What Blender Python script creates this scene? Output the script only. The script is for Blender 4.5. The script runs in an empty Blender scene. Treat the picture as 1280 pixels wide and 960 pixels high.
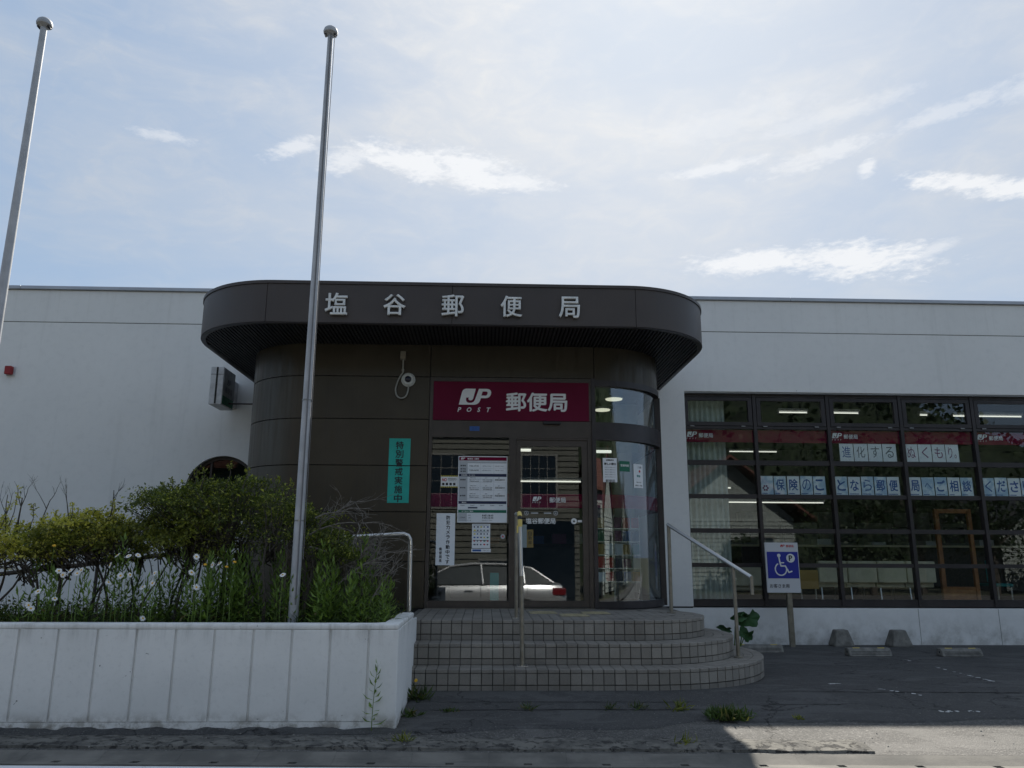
import bpy, bmesh, math, random
import numpy as np
from mathutils import Vector, Matrix
R = random.Random(7)
NR = np.random.RandomState(7)
S = bpy.context.scene
C = S.collection
PI = math.pi

# ------------------------------------------------------------------ camera
PITCH, ROLL, YAW, EYE = .22, .005, .033, 1.185
fw = Vector((math.sin(YAW)*math.cos(PITCH), math.cos(YAW)*math.cos(PITCH), math.sin(PITCH)))
r0 = Vector((math.cos(YAW), -math.sin(YAW), 0)); u0 = r0.cross(fw)
up = u0*math.cos(ROLL) - r0*math.sin(ROLL); rt = r0*math.cos(ROLL) + u0*math.sin(ROLL)
cd = bpy.data.cameras.new('camera'); cam = bpy.data.objects.new('camera', cd); C.objects.link(cam)
m = Matrix.Identity(4)
for i in range(3):
    m[i][0], m[i][1], m[i][2] = rt[i], up[i], -fw[i]
m[2][3] = EYE
cam.matrix_world = m
cd.sensor_width = 36; cd.lens = 961/1280*36; cd.clip_start = .05; cd.clip_end = 3000
S.camera = cam

# ------------------------------------------------------------------ node helper
class N:
    def __init__(s, tree): s.t = tree; s.l = tree.links
    def n(s, typ, **k):
        nd = s.t.nodes.new(typ)
        for a, v in k.items(): setattr(nd, a, v)
        return nd
    def set(s, sock, v):
        if isinstance(v, bpy.types.NodeSocket): s.l.new(v, sock)
        elif isinstance(v, (tuple, list)) and len(v) == 3 and sock.type == 'RGBA': sock.default_value = (*v, 1)
        else: sock.default_value = v
    def m(s, op, a, b=0., c=None, clamp=False):
        nd = s.n('ShaderNodeMath', operation=op, use_clamp=clamp)
        s.set(nd.inputs[0], a); s.set(nd.inputs[1], b)
        if c is not None: s.set(nd.inputs[2], c)
        return nd.outputs[0]
    def mix(s, f, a, b, blend='MIX'):
        nd = s.n('ShaderNodeMix', data_type='RGBA', blend_type=blend)
        s.set(nd.inputs[0], f); s.set(nd.inputs[6], a); s.set(nd.inputs[7], b)
        return nd.outputs[2]
    def ramp(s, f, lo, hi, a=0., b=1.):
        nd = s.n('ShaderNodeMapRange', interpolation_type='SMOOTHSTEP')
        s.set(nd.inputs[0], f); s.set(nd.inputs[1], lo); s.set(nd.inputs[2], hi); s.set(nd.inputs[3], a); s.set(nd.inputs[4], b)
        return nd.outputs[0]
    def noise(s, vec, scale, detail=4, rough=.55, dist=0., out=0):
        nd = s.n('ShaderNodeTexNoise')
        if vec is not None: s.l.new(vec, nd.inputs['Vector'])
        nd.inputs['Scale'].default_value = scale; nd.inputs['Detail'].default_value = detail
        nd.inputs['Roughness'].default_value = rough; nd.inputs['Distortion'].default_value = dist
        return nd.outputs[out]
    def vor(s, vec, scale, feature='F1', out='Distance'):
        nd = s.n('ShaderNodeTexVoronoi', feature=feature)
        if vec is not None: s.l.new(vec, nd.inputs['Vector'])
        nd.inputs['Scale'].default_value = scale
        return nd.outputs[out]
    def mapv(s, vec, scale=(1, 1, 1), loc=(0, 0, 0), rot=(0, 0, 0)):
        nd = s.n('ShaderNodeMapping'); s.l.new(vec, nd.inputs[0])
        nd.inputs[1].default_value = loc; nd.inputs[2].default_value = rot; nd.inputs[3].default_value = scale
        return nd.outputs[0]
    def pos(s): return s.n('ShaderNodeNewGeometry').outputs['Position']
    def sep(s, v):
        nd = s.n('ShaderNodeSeparateXYZ'); s.l.new(v, nd.inputs[0]); return nd.outputs
    def comb(s, x, y, z):
        nd = s.n('ShaderNodeCombineXYZ'); s.set(nd.inputs[0], x); s.set(nd.inputs[1], y); s.set(nd.inputs[2], z); return nd.outputs[0]

# ------------------------------------------------------------------ world: hazy daylight sky with cirrus and small cumulus
SUN = Vector((.255, 1.075, 1.0)).normalized()
sun_el = math.asin(SUN.z); sun_az = math.atan2(SUN.x, SUN.y)
W = bpy.data.worlds.new('World'); S.world = W; W.use_nodes = True
t = W.node_tree; t.nodes.clear(); q = N(t)
sky = q.n('ShaderNodeTexSky', sky_type='NISHITA', sun_disc=False)
sky.sun_elevation = sun_el; sky.sun_rotation = sun_az
sky.air_density = 1.0; sky.dust_density = 1.6; sky.ozone_density = 2.0; sky.altitude = 50
SKYS = .085
tc = q.n('ShaderNodeTexCoord').outputs['Generated']
nrm = q.n('ShaderNodeVectorMath', operation='NORMALIZE'); t.links.new(tc, nrm.inputs[0]); dv = nrm.outputs[0]
dx, dy, dz = q.sep(dv)
az = q.m('ARCTAN2', dx, dy); el = q.m('ARCSINE', dz)
uv = q.comb(az, el, 0.)
# thin veil of cirrus, streaks rising to the right
rotv = q.mapv(uv, scale=(1.3, 4.2, 1), rot=(0, 0, math.radians(-22)))
c1 = q.noise(rotv, 1.6, 6, .55, .6)
rot2 = q.mapv(uv, scale=(2.2, 5.5, 1), rot=(0, 0, math.radians(18)), loc=(3.1, 1.7, 0))
c2 = q.noise(rot2, 1.3, 7, .6, .9)
fine = q.noise(q.mapv(uv, scale=(5, 11, 1), rot=(0, 0, math.radians(-30))), 3.0, 6, .62, .8)
veil = q.ramp(q.m('ADD', q.m('MULTIPLY', c1, .6), q.m('MULTIPLY', c2, .4)), .37, .63)
veil = q.m('ADD', q.m('MULTIPLY', veil, q.ramp(fine, .25, .7, .62, 1.)), q.m('MULTIPLY', q.ramp(fine, .45, .75), .22))
elf = q.ramp(el, .05, .75, .35, 1.)
veil = q.m('MULTIPLY', veil, elf, clamp=True)
# cumulus wisps: (azimuth, elevation, half length, half height, tilt, strength)
LOBES = [(-.105, .496, .075, .020, -.12, 1.), (-.03, .490, .075, .022, -.22, 1.15), (.035, .478, .05, .013, -.15, .8), (-.20, .492, .035, .015, .35, .7),
         (-.27, .499, .035, .010, .45, .65), (-.43, .482, .03, .007, .0, .45), (.36, .362, .085, .014, -.02, 1.1),
         (.475, .348, .085, .021, -.14, 1.2), (.56, .345, .025, .008, .3, .5), (.60, .412, .05, .011, -.28, 1.0), (.66, .394, .07, .011, -.22, 1.0),
         (.315, .478, .055, .008, .08, .65), (.45, .475, .06, .012, .15, .55), (.50, .449, .013, .009, .7, .75), (.60, .492, .07, .010, .15, .4), (.69, .497, .05, .012, .2, .35),
         (.47, .515, .09, .010, .1, .3), (.33, .53, .10, .02, .1, .25), (-.9, .42, .12, .02, .1, 1.), (1.2, .5, .15, .03, -.1, 1.), (1.6, .38, .12, .03, .1, 1.), (-1.4, .5, .15, .03, .1, 1.), (2.4, .45, .2, .04, .0, 1.), (-2.2, .4, .2, .03, .0, 1.)]
wob = q.noise(q.mapv(uv, scale=(8, 24, 1), rot=(0, 0, math.radians(-38))), 2.4, 9, .66, .35)
wob2 = q.noise(q.mapv(uv, scale=(34, 90, 1), rot=(0, 0, math.radians(-48))), 2.0, 7, .66, .3)
wsum = q.m('ADD', q.m('MULTIPLY', q.m('SUBTRACT', wob, .5), 3.4), q.m('MULTIPLY', q.m('SUBTRACT', wob2, .5), 2.3))
cm = None
for (a0, e0, la, lb, tl, st) in LOBES:
    da = q.m('MULTIPLY', q.m('SUBTRACT', az, a0), math.cos(e0)); de = q.m('SUBTRACT', el, e0)
    ca, sa = math.cos(tl), math.sin(tl)
    u = q.m('DIVIDE', q.m('ADD', q.m('MULTIPLY', da, ca), q.m('MULTIPLY', de, sa)), la)
    v = q.m('DIVIDE', q.m('SUBTRACT', q.m('MULTIPLY', de, ca), q.m('MULTIPLY', da, sa)), lb)
    r = q.m('SQRT', q.m('ADD', q.m('MULTIPLY', u, u), q.m('MULTIPLY', v, v)))
    k = q.ramp(q.m('SUBTRACT', q.m('ADD', 1.25, q.m('MULTIPLY', wsum, .66)), r), -.05, 1.0, 0., min(st*1.0, 1.))
    cm = k if cm is None else q.m('MAXIMUM', cm, k)
skyc = q.mix(1., sky.outputs[0], (SKYS, SKYS, SKYS), 'MULTIPLY')
# thin high cloud evens out the sky: soft-limit the brightness towards the sun
dn1 = q.n('ShaderNodeVectorMath', operation='MULTIPLY_ADD'); t.links.new(skyc, dn1.inputs[0]); dn1.inputs[1].default_value = (1.15,)*3; dn1.inputs[2].default_value = (1., 1., 1.); den = dn1.outputs[0]
dvn = q.n('ShaderNodeVectorMath', operation='DIVIDE'); t.links.new(skyc, dvn.inputs[0]); t.links.new(den, dvn.inputs[1])
skyc = q.mix(.55, q.mix(1., dvn.outputs[0], (.92, .95, .95), 'MULTIPLY'), (.185, .285, .44))
# forward scattering makes the veil brighter near the sun
sd = q.n('ShaderNodeVectorMath', operation='DOT_PRODUCT'); t.links.new(dv, sd.inputs[0]); sd.inputs[1].default_value = SUN
glow = q.m('POWER', q.m('MAXIMUM', sd.outputs['Value'], 0.), 7.)
vb = q.m('ADD', .352, q.m('MULTIPLY', glow, .15))
veilc = q.mix(1., (.99, 1.0, 1.01), q.comb(vb, vb, vb), 'MULTIPLY')
col = q.mix(q.m('ADD', q.m('ADD', q.m('MULTIPLY', veil, .56), q.m('MULTIPLY', glow, .34)), .06, clamp=True), skyc, veilc)
cb = q.m('ADD', .49, q.m('MULTIPLY', glow, .04))
col = q.mix(q.m('MINIMUM', cm, .94), col, q.mix(1., (.98, 1., 1.03), q.comb(cb, cb, cb), 'MULTIPLY'))
bg = q.n('ShaderNodeBackground'); t.links.new(col, bg.inputs[0]); bg.inputs[1].default_value = 1.0
ow = q.n('ShaderNodeOutputWorld'); t.links.new(bg.outputs[0], ow.inputs[0])

sl = bpy.data.lights.new('sun', 'SUN'); sl.energy = 4.6; sl.angle = math.radians(.6); sl.color = (1, .94, .84)
so = bpy.data.objects.new('sun', sl); C.objects.link(so); so.rotation_euler = SUN.to_track_quat('Z', 'Y').to_euler(); so.location = (8, 30, 30)

S.view_settings.view_transform = 'Standard'; S.view_settings.look = 'None'; S.view_settings.gamma = 1; S.view_settings.exposure = 0.86
S.cycles.max_bounces = 8; S.cycles.transparent_max_bounces = 16; S.cycles.caustics_reflective = False; S.cycles.caustics_refractive = False

# ------------------------------------------------------------------ materials
def mat(name, col=(.5, .5, .5), rough=.7, metal=0., spec=.5, fn=None, bump=None, emit=None):
    m = bpy.data.materials.new(name); m.use_nodes = True; t = m.node_tree; q = N(t)
    b = t.nodes['Principled BSDF']
    b.inputs['Base Color'].default_value = (*col, 1); b.inputs['Roughness'].default_value = rough
    b.inputs['Metallic'].default_value = metal; b.inputs['Specular IOR Level'].default_value = spec
    if emit: b.inputs['Emission Color'].default_value = (*emit[0], 1); b.inputs['Emission Strength'].default_value = emit[1]
    if fn:
        r = fn(q)
        if 'col' in r: t.links.new(r['col'], b.inputs['Base Color'])
        if 'rough' in r: t.links.new(r['rough'], b.inputs['Roughness'])
        if 'h' in r:
            bp = q.n('ShaderNodeBump'); bp.inputs['Strength'].default_value = r.get('bs', .3); bp.inputs['Distance'].default_value = r.get('bd', .01)
            t.links.new(r['h'], bp.inputs['Height']); t.links.new(bp.outputs[0], b.inputs['Normal'])
    return m
def mottle(a, b, scale=3., h=None, bs=.2, bd=.004, rnd=0., lo=.3, hi=.7, rough=None):
    def f(q):
        p = q.pos(); n = q.noise(p, scale, 6, .6)
        c = q.mix(q.ramp(n, lo, hi), a, b)
        if rnd:
            oi = q.n('ShaderNodeObjectInfo').outputs['Random']
            v = q.m('ADD', 1-rnd/2, q.m('MULTIPLY', oi, rnd)); c = q.mix(1., c, q.comb(v, v, v), 'MULTIPLY')
        r = {'col': c}
        if h: r['h'] = q.noise(p, h, 5, .6); r['bs'] = bs; r['bd'] = bd
        if rough: r['rough'] = q.ramp(n, .3, .7, rough[0], rough[1])
        return r
    return f
def f_plaster(q):
    p = q.pos(); x, y, z = q.sep(p)
    big = q.noise(p, .55, 5, .6); sm = q.noise(p, 9., 5, .6)
    st = q.noise(q.mapv(p, scale=(3.2, 3.2, .22)), 1.6, 6, .6)
    c = q.mix(q.ramp(big, .3, .7), (.80, .80, .785), (.85, .848, .83))
    c = q.mix(q.m('MULTIPLY', q.ramp(z, 4.4, 5.3), q.m('MULTIPLY', q.ramp(q.noise(q.mapv(p, scale=(6, 6, .15)), 1.6, 6, .6), .52, .74), .22)), c, (.55, .54, .51))
    c = q.mix(q.m('MULTIPLY', q.ramp(st, .54, .80), .22), c, (.47, .47, .45))
    c = q.mix(q.m('MULTIPLY', q.ramp(sm, .45, .8), .18), c, (.56, .56, .55))
    low = q.ramp(z, .45, -.12, 0., 1.)
    c = q.mix(q.m('MULTIPLY', low, q.ramp(q.noise(p, 4., 6, .65), .35, .75)), c, (.40, .39, .36))
    return {'col': c, 'h': q.noise(p, 60., 5, .65), 'bs': .35, 'bd': .004}
def f_planter(q):
    p = q.pos(); x, y, z = q.sep(p)
    big = q.noise(p, 1.5, 6, .62); sm = q.noise(p, 25., 5, .6)
    st = q.noise(q.mapv(p, scale=(7, 7, .5)), 1.8, 6, .65)
    c = q.mix(q.ramp(big, .3, .7), (.76, .76, .74), (.85, .845, .82))
    top = q.ramp(z, .50, .665, 0., 1.)
    c = q.mix(q.m('MULTIPLY', q.m('MULTIPLY', top, q.ramp(st, .42, .74)), .6), c, (.34, .33, .30))
    bot = q.ramp(z, .10, -.08, 0., 1.)
    c = q.mix(q.m('MULTIPLY', bot, q.ramp(q.noise(p, 9., 6, .7), .40, .62)), c, (.26, .24, .20))
    chips = q.ramp(q.noise(p, 17., 3, .5, 1.2), .745, .76)
    c = q.mix(chips, c, (.25, .24, .22))
    c = q.mix(q.m('MULTIPLY', q.ramp(sm, .5, .8), .25), c, (.45, .45, .43))
    h = q.m('SUBTRACT', q.m('MULTIPLY', q.noise(p, 45., 6, .65), .5), chips)
    return {'col': c, 'h': h, 'bs': .45, 'bd': .005}
def f_asphalt(lo, hi, agg, sc=140., cracks=True):
    def f(q):
        p = q.pos(); big = q.noise(p, .7, 6, .65, .4); mid = q.noise(p, 6., 5, .6)
        c = q.mix(q.ramp(big, .32, .68), lo, hi)
        c = q.mix(q.m('MULTIPLY', q.ramp(mid, .4, .75), .35), c, tuple(v*.6 for v in lo))
        v = q.n('ShaderNodeTexVoronoi'); t2 = q.t; t2.links.new(p, v.inputs['Vector']); v.inputs['Scale'].default_value = sc
        vc = q.sep(v.outputs['Color'])[0]
        c = q.mix(q.m('MULTIPLY', q.ramp(vc, .55, 1.), .55), c, agg)
        v2 = q.vor(p, 85., out='Color'); v2c = q.sep(v2)[1]
        c = q.mix(q.m('MULTIPLY', q.ramp(v2c, .95, .99), .3), c, tuple(min(1, k*2.2) for k in agg))
        h = q.m('ADD', v.outputs['Distance'], q.m('MULTIPLY', q.noise(p, 30., 5, .6), .6))
        if cracks:
            wp = q.n('ShaderNodeVectorMath', operation='ADD'); t2.links.new(p, wp.inputs[0])
            ns = q.n('ShaderNodeVectorMath', operation='SCALE'); t2.links.new(q.noise(p, 2.2, 5, .6, 0, 1), ns.inputs[0]); ns.inputs['Scale'].default_value = .9
            t2.links.new(ns.outputs[0], wp.inputs[1])
            cr = q.vor(wp.outputs[0], .75, 'DISTANCE_TO_EDGE')
            pt = q.ramp(q.noise(q.mapv(p, scale=(1, 2.4, 1)), .9, 5, .7, .8), .50, .58); c = q.mix(q.m('MULTIPLY', pt, .55), c, tuple(v*1.6 for v in hi))
            stn = q.ramp(q.noise(p, 2.6, 5, .65, 1.), .60, .70); c = q.mix(q.m('MULTIPLY', stn, .5), c, tuple(v*.55 for v in lo))
            cm = q.m('MULTIPLY', q.ramp(cr, .014, .0, 0., 1.), q.ramp(q.noise(p, 1.1, 3), .44, .52))
            c = q.mix(q.m('MULTIPLY', cm, .95), c, tuple(v*.2 for v in lo)); h = q.m('SUBTRACT', h, q.m('MULTIPLY', cm, 1.))
        return {'col': c, 'h': h, 'bs': .6, 'bd': .006, 'rough': q.ramp(big, .3, .7, .8, .95)}
    return f
def f_leaf(a, b, c3=None):
    def f(q):
        g = q.n('ShaderNodeNewGeometry'); r = g.outputs['Random Per Island']
        c = q.mix(r, a, b)
        if c3: c = q.mix(q.ramp(r, .82, .9), c, c3)
        n = q.noise(g.outputs['Position'], 5., 3); v = q.ramp(n, .3, .7, .7, 1.25)
        return {'col': q.mix(1., c, q.comb(v, v, v), 'MULTIPLY')}
    return f
def leafmat(name, a, b, c3=None, trans=.35):
    m = mat(name, a, .55, spec=.35, fn=f_leaf(a, b, c3)); t = m.node_tree; q = N(t)
    bs = t.nodes['Principled BSDF']; out = t.nodes['Material Output']
    tr = q.n('ShaderNodeBsdfTranslucent'); src = bs.inputs['Base Color'].links[0].from_socket
    t.links.new(q.mix(1., src, (1.25, 1.3, .65), 'MULTIPLY'), tr.inputs[0])
    mx = q.n('ShaderNodeMixShader'); mx.inputs[0].default_value = trans
    t.links.new(bs.outputs[0], mx.inputs[1]); t.links.new(tr.outputs[0], mx.inputs[2]); t.links.new(mx.outputs[0], out.inputs[0])
    return m
def glassmat(name, f0=.06, tint=(.80, .86, .86)):
    m = bpy.data.materials.new(name); m.use_nodes = True; t = m.node_tree; t.nodes.clear(); q = N(t)
    lw = q.n('ShaderNodeLayerWeight'); lw.inputs[0].default_value = .5
    f = q.m('ADD', f0, q.m('MULTIPLY', q.m('POWER', lw.outputs['Facing'], 5.), 1-f0), clamp=True)
    tr = q.n('ShaderNodeBsdfTransparent'); tr.inputs[0].default_value = (*tint, 1)
    gl = q.n('ShaderNodeBsdfGlossy'); gl.inputs['Roughness'].default_value = .0; gl.inputs['Color'].default_value = (.95, .97, 1, 1)
    mx = q.n('ShaderNodeMixShader'); t.links.new(f, mx.inputs[0])
    t.links.new(tr.outputs[0], mx.inputs[1]); t.links.new(gl.outputs[0], mx.inputs[2])
    o = q.n('ShaderNodeOutputMaterial'); t.links.new(mx.outputs[0], o.inputs[0]); return m

M = {}
M['plaster'] = mat('plaster', rough=.9, spec=.2, fn=f_plaster)
M['planter'] = mat('planter_paint', rough=.85, spec=.25, fn=f_planter)
M['coping'] = mat('coping_metal', (.42, .44, .48), .45, .6, fn=mottle((.40, .42, .46), (.48, .50, .54), 2.))
M['dark_gap'] = mat('joint_dark', (.03, .03, .03), .9)
def f_panel(q):
    p = q.pos(); n = q.noise(p, 1.2, 5, .6); s = q.noise(q.mapv(p, scale=(14, 14, .7)), 1.5, 5, .6)
    c = q.mix(q.ramp(n, .3, .7), (.050, .042, .030), (.064, .054, .039))
    c = q.mix(q.m('MULTIPLY', q.ramp(s, .5, .8), .40), c, (.040, .035, .027))
    oi = q.n('ShaderNodeObjectInfo').outputs['Random']; v = q.m('ADD', .92, q.m('MULTIPLY', oi, .16))
    return {'col': q.mix(1., c, q.comb(v, v, v), 'MULTIPLY'), 'rough': q.ramp(s, .3, .7, .28, .50), 'h': q.noise(p, 1.3, 3), 'bs': .3, 'bd': .01}
M['panel'] = mat('bronze_cladding', rough=.4, metal=.45, fn=f_panel)
def f_fascia(q):
    p = q.pos(); n = q.noise(p, .9, 6, .6); s = q.noise(q.mapv(p, scale=(18, 18, .8)), 1.3, 5, .6)
    c = q.mix(q.ramp(n, .3, .7), (.058, .048, .045), (.074, .062, .057))
    c = q.mix(q.m('MULTIPLY', q.ramp(s, .5, .8), .4), c, (.065, .060, .062))
    return {'col': c, 'rough': q.ramp(n, .3, .7, .42, .58), 'h': q.noise(p, 1.6, 3), 'bs': .1, 'bd': .01}
M['fascia'] = mat('fascia_metal', rough=.5, metal=.2, fn=f_fascia)
M['soffit'] = mat('soffit_slat', (.030, .030, .034), .6, fn=mottle((.014, .014, .018), (.026, .026, .030), 6.))
M['black'] = mat('soffit_backing', (.006, .006, .007), .9)
M['frame'] = mat('bronze_frame', (.060, .050, .044), .42, .3, fn=mottle((.052, .044, .038), (.072, .060, .052), 4., rnd=.15))
M['frame2'] = mat('dark_frame', (.035, .031, .033), .42, .3, fn=mottle((.030, .027, .029), (.044, .038, .040), 4., rnd=.2))
M['glass'] = glassmat('window_glass', .048, (.93, .96, .96))
M['cglass'] = glassmat('curved_glass', .10, (.90, .95, .96))
M['maroon'] = mat('maroon_sign', (.125, .006, .030), .6, spec=.15, fn=mottle((.115, .006, .027), (.135, .007, .033), 3.))
M['maroon_film'] = mat('maroon_film', (.17, .006, .034), .7, spec=.08)
M['white'] = mat('white_letter', (.78, .79, .78), .5)
M['letter'] = mat('steel_letter', (.70, .70, .68), .38, .3, fn=mottle((.62, .62, .60), (.78, .78, .76), 8.))
M['text_dark'] = mat('print_black', (.02, .02, .025), .7)
M['text_grey'] = mat('print_grey', (.12, .13, .15), .7)
M['paper'] = mat('paper', (.82, .84, .85), .7, fn=mottle((.78, .81, .83), (.86, .87, .88), 5.))
M['paper_grey'] = mat('print_pale_grey', (.48, .50, .52), .7)
M['navy'] = mat('print_navy', (.012, .018, .06), .6)
M['green_p'] = mat('print_green', (.01, .14, .08), .6)
M['red_p'] = mat('print_red', (.5, .02, .03), .6)
M['yellow_p'] = mat('print_yellow', (.65, .55, .08), .6)
M['blue_p'] = mat('sign_blue', (.012, .022, .30), .5)
M['blue_l'] = mat('print_blue', (.03, .10, .32), .6)
M['violet'] = mat('print_plum', (.18, .035, .12), .6)
M['sky_p'] = mat('poster_sky', rough=.6, fn=lambda q: {'col': q.mix(q.ramp(q.noise(q.pos(), 6., 3), .42, .6), (.44, .58, .72), (.80, .85, .88))})
M['teal'] = mat('teal_vinyl', (.015, .40, .33), .5, fn=mottle((.014, .37, .30), (.018, .43, .36), 5.))
M['teal_d'] = mat('teal_board', (.01, .20, .19), .5)
M['steel'] = mat('stainless_steel', (.56, .56, .55), .36, .9)
M['steel_d'] = mat('aged_steel', (.26, .24, .20), .45, .7, fn=mottle((.22, .20, .16), (.30, .28, .235), 12.))
M['pole'] = mat('flagpole_metal', (.42, .43, .46), .62, .25, fn=mottle((.38, .39, .41), (.50, .51, .53), 5.))
M['rope'] = mat('halyard', (.16, .16, .17), .8)
M['bolt'] = mat('bolt', (.25, .25, .25), .4, .9)
M['black_tape'] = mat('black_tape', (.012, .012, .014), .4)
M['yellow_tape'] = mat('yellow_tape', (.72, .56, .16), .5)
def f_tile(q):
    p = q.pos(); oi = q.n('ShaderNodeObjectInfo').outputs['Random']
    n = q.noise(p, 2.2, 6, .6); s = q.noise(p, 160., 3, .6)
    c = q.mix(q.ramp(n, .3, .7), (.24, .22, .19), (.30, .277, .243))
    isl = q.n('ShaderNodeNewGeometry').outputs['Random Per Island']
    v = q.m('ADD', .76, q.m('ADD', q.m('MULTIPLY', oi, .30), q.m('MULTIPLY', isl, .22)))
    dirt = q.ramp(q.noise(p, 1.1, 6, .65, .6), .5, .68); v = q.m('MULTIPLY', v, q.m('SUBTRACT', 1., q.m('MULTIPLY', dirt, .22)))
    c = q.mix(1., c, q.comb(v, v, v), 'MULTIPLY')
    c = q.mix(q.m('MULTIPLY', q.ramp(s, .45, .7), .35), c, (.09, .085, .075))
    return {'col': c, 'h': s, 'bs': .15, 'bd': .001}
M['tile'] = mat('porch_tile', rough=.62, fn=f_tile)
M['grout'] = mat('tile_grout', (.045, .043, .042), .95, fn=mottle((.05, .048, .044), (.13, .12, .105), 3.5))
M['grout_dark'] = mat('seam_dark', (.012, .012, .012), .95)
M['tactile'] = mat('tactile_yellow', (.40, .35, .22), .7, fn=mottle((.30, .27, .18), (.46, .40, .25), 12.))
M['asph_new'] = mat('asphalt_lot', fn=f_asphalt((.042, .042, .042), (.062, .061, .059), (.105, .102, .098)))
M['asph_old'] = mat('asphalt_apron', fn=f_asphalt((.060, .058, .054), (.085, .082, .076), (.20, .19, .175), 95.))
M['asph_road'] = mat('asphalt_road', fn=f_asphalt((.12, .118, .112), (.16, .157, .15), (.24, .24, .23), 120.))
def f_gutter(q):
    p = q.pos(); n = q.noise(p, 3., 6, .62); s = q.noise(q.mapv(p, scale=(1.5, 14, 1)), 2., 6, .65)
    c = q.mix(q.ramp(n, .3, .7), (.10, .096, .086), (.18, .17, .15)); c = q.mix(q.m('MULTIPLY', q.ramp(s, .5, .75), .6), c, (.08, .08, .075))
    return {'col': c, 'h': q.noise(p, 70., 5, .6), 'bs': .4, 'bd': .004}
M['gutter'] = mat('gutter_concrete', rough=.9, fn=f_gutter)
def f_strip(q):
    p = q.pos(); n = q.noise(p, 5., 6, .7); s = q.noise(p, 14., 6, .7, .6)
    c = q.mix(q.ramp(n, .35, .65), (.08, .077, .07), (.17, .162, .142)); c = q.mix(q.ramp(s, .52, .60), c, (.035, .034, .032))
    return {'col': c, 'h': q.m('SUBTRACT', q.noise(p, 50., 5, .7), q.ramp(s, .52, .60)), 'bs': .8, 'bd': .008}
M['strip'] = mat('worn_kerb_strip', rough=.95, fn=f_strip)
M['wline'] = mat('road_paint', (.70, .71, .72), .8, fn=lambda q: {'col': q.mix(q.ramp(q.noise(q.pos(), 22., 6, .65), .62, .72), (.74, .75, .76), (.22, .22, .22))})
M['fadeline'] = mat('faded_paint', (.55, .55, .54), .8)
M['concrete'] = mat('concrete_block', (.15, .145, .13), .92, fn=mottle((.12, .117, .105), (.25, .24, .215), 9., h=60., bs=.5, bd=.004, rnd=.15))
M['soil'] = mat('soil', (.035, .027, .018), .95, fn=mottle((.020, .016, .011), (.05, .04, .028), 12., h=30., bs=.8, bd=.02))
M['bark'] = mat('bark', (.065, .055, .045), .9, fn=mottle((.035, .030, .025), (.095, .082, .068), 40., h=90., bs=.6, bd=.004))
M['bark_grey'] = mat('dead_bark', (.16, .145, .125), .9, fn=mottle((.10, .09, .08), (.22, .20, .175), 40.))
M['leaf_dark'] = leafmat('azalea_leaf', (.052, .078, .020), (.150, .18, .040), (.38, .40, .09), .42)
M['leaf_yel'] = leafmat('yellow_azalea_leaf', (.36, .35, .06), (.66, .60, .14), (.10, .13, .035), .42)
M['leaf_mid'] = leafmat('hedge_leaf', (.12, .14, .032), (.30, .31, .065), (.07, .10, .024), .42)
M['weed'] = leafmat('weed_leaf', (.11, .18, .045), (.25, .36, .09), None, .42)
M['grass'] = leafmat('undergrowth_leaf', (.035, .07, .016), (.085, .13, .03), (.16, .14, .06), .35)
M['tuft'] = leafmat('tuft_leaf', (.045, .085, .022), (.10, .15, .04), (.16, .16, .06), .3)
M['bigleaf'] = leafmat('big_leaf', (.035, .10, .035), (.05, .13, .045), None, .2)
M['tree'] = leafmat('tree_leaf', (.015, .032, .012), (.038, .062, .02), None, .2)
M['petal'] = mat('daisy_petal', (.80, .80, .78), .6)
M['ypetal'] = mat('yellow_petal', (.75, .42, .02), .6)
M['wood_d'] = mat('dark_wood', (.045, .035, .028), .85, fn=mottle((.030, .024, .020), (.07, .055, .045), 20.))
M['wood_o'] = mat('orange_wood', (.32, .12, .035), .5, fn=mottle((.26, .095, .028), (.38, .15, .045), 8.))
M['wood_b'] = mat('board_wood', (.40, .24, .06), .5)
M['beige'] = mat('beige_vinyl', (.62, .56, .40), .6, fn=mottle((.57, .52, .36), (.66, .6, .44), 6.))
M['curtain'] = mat('curtain_fabric', (.46, .50, .46), .9, fn=mottle((.40, .44, .41), (.52, .55, .50), 10.))
M['room'] = mat('room_wall', (.10, .11, .115), .9, fn=mottle((.075, .085, .09), (.13, .135, .14), 1.5))
M['roomf'] = mat('room_floor', (.06, .06, .06), .5, fn=mottle((.05, .05, .05), (.08, .075, .07), 3.))
M['tube'] = mat('tube_light', (1, 1, .9), .5, emit=((1., .98, .86), .5))
M['lamp'] = mat('down_light', (1, 1, .9), .5, emit=((1., .93, .70), .45))
M['cctv'] = mat('cctv_white', (.62, .64, .62), .45)
M['cctv_lens'] = mat('cctv_dome', (.01, .012, .03), .08)
M['cable'] = mat('cable_grey', (.34, .34, .31), .6)
M['red_box'] = mat('red_lamp_box', (.30, .012, .015), .45, fn=mottle((.24, .01, .013), (.36, .015, .018), 10.))
M['sign_face'] = mat('sign_face_grey', (.30, .33, .35), .6, fn=mottle((.22, .24, .26), (.36, .38, .40), 9.))
M['sign_case'] = mat('sign_case', (.60, .62, .64), .5, fn=mottle((.48, .49, .51), (.66, .67, .69), 10.))
M['sign_board'] = mat('sign_board_white', (.62, .63, .65), .5)
M['car'] = mat('car_silver', (.60, .61, .62), .22, .55, fn=mottle((.58, .59, .60), (.64, .65, .66), 3.))
M['car_glass'] = mat('car_glass', (.07, .08, .085), .12)
M['rubber'] = mat('rubber', (.018, .018, .018), .8)
M['tail'] = mat('tail_red', (.20, .008, .012), .25)
M['chrome'] = mat('chrome', (.7, .7, .7), .12, 1.)
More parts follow.
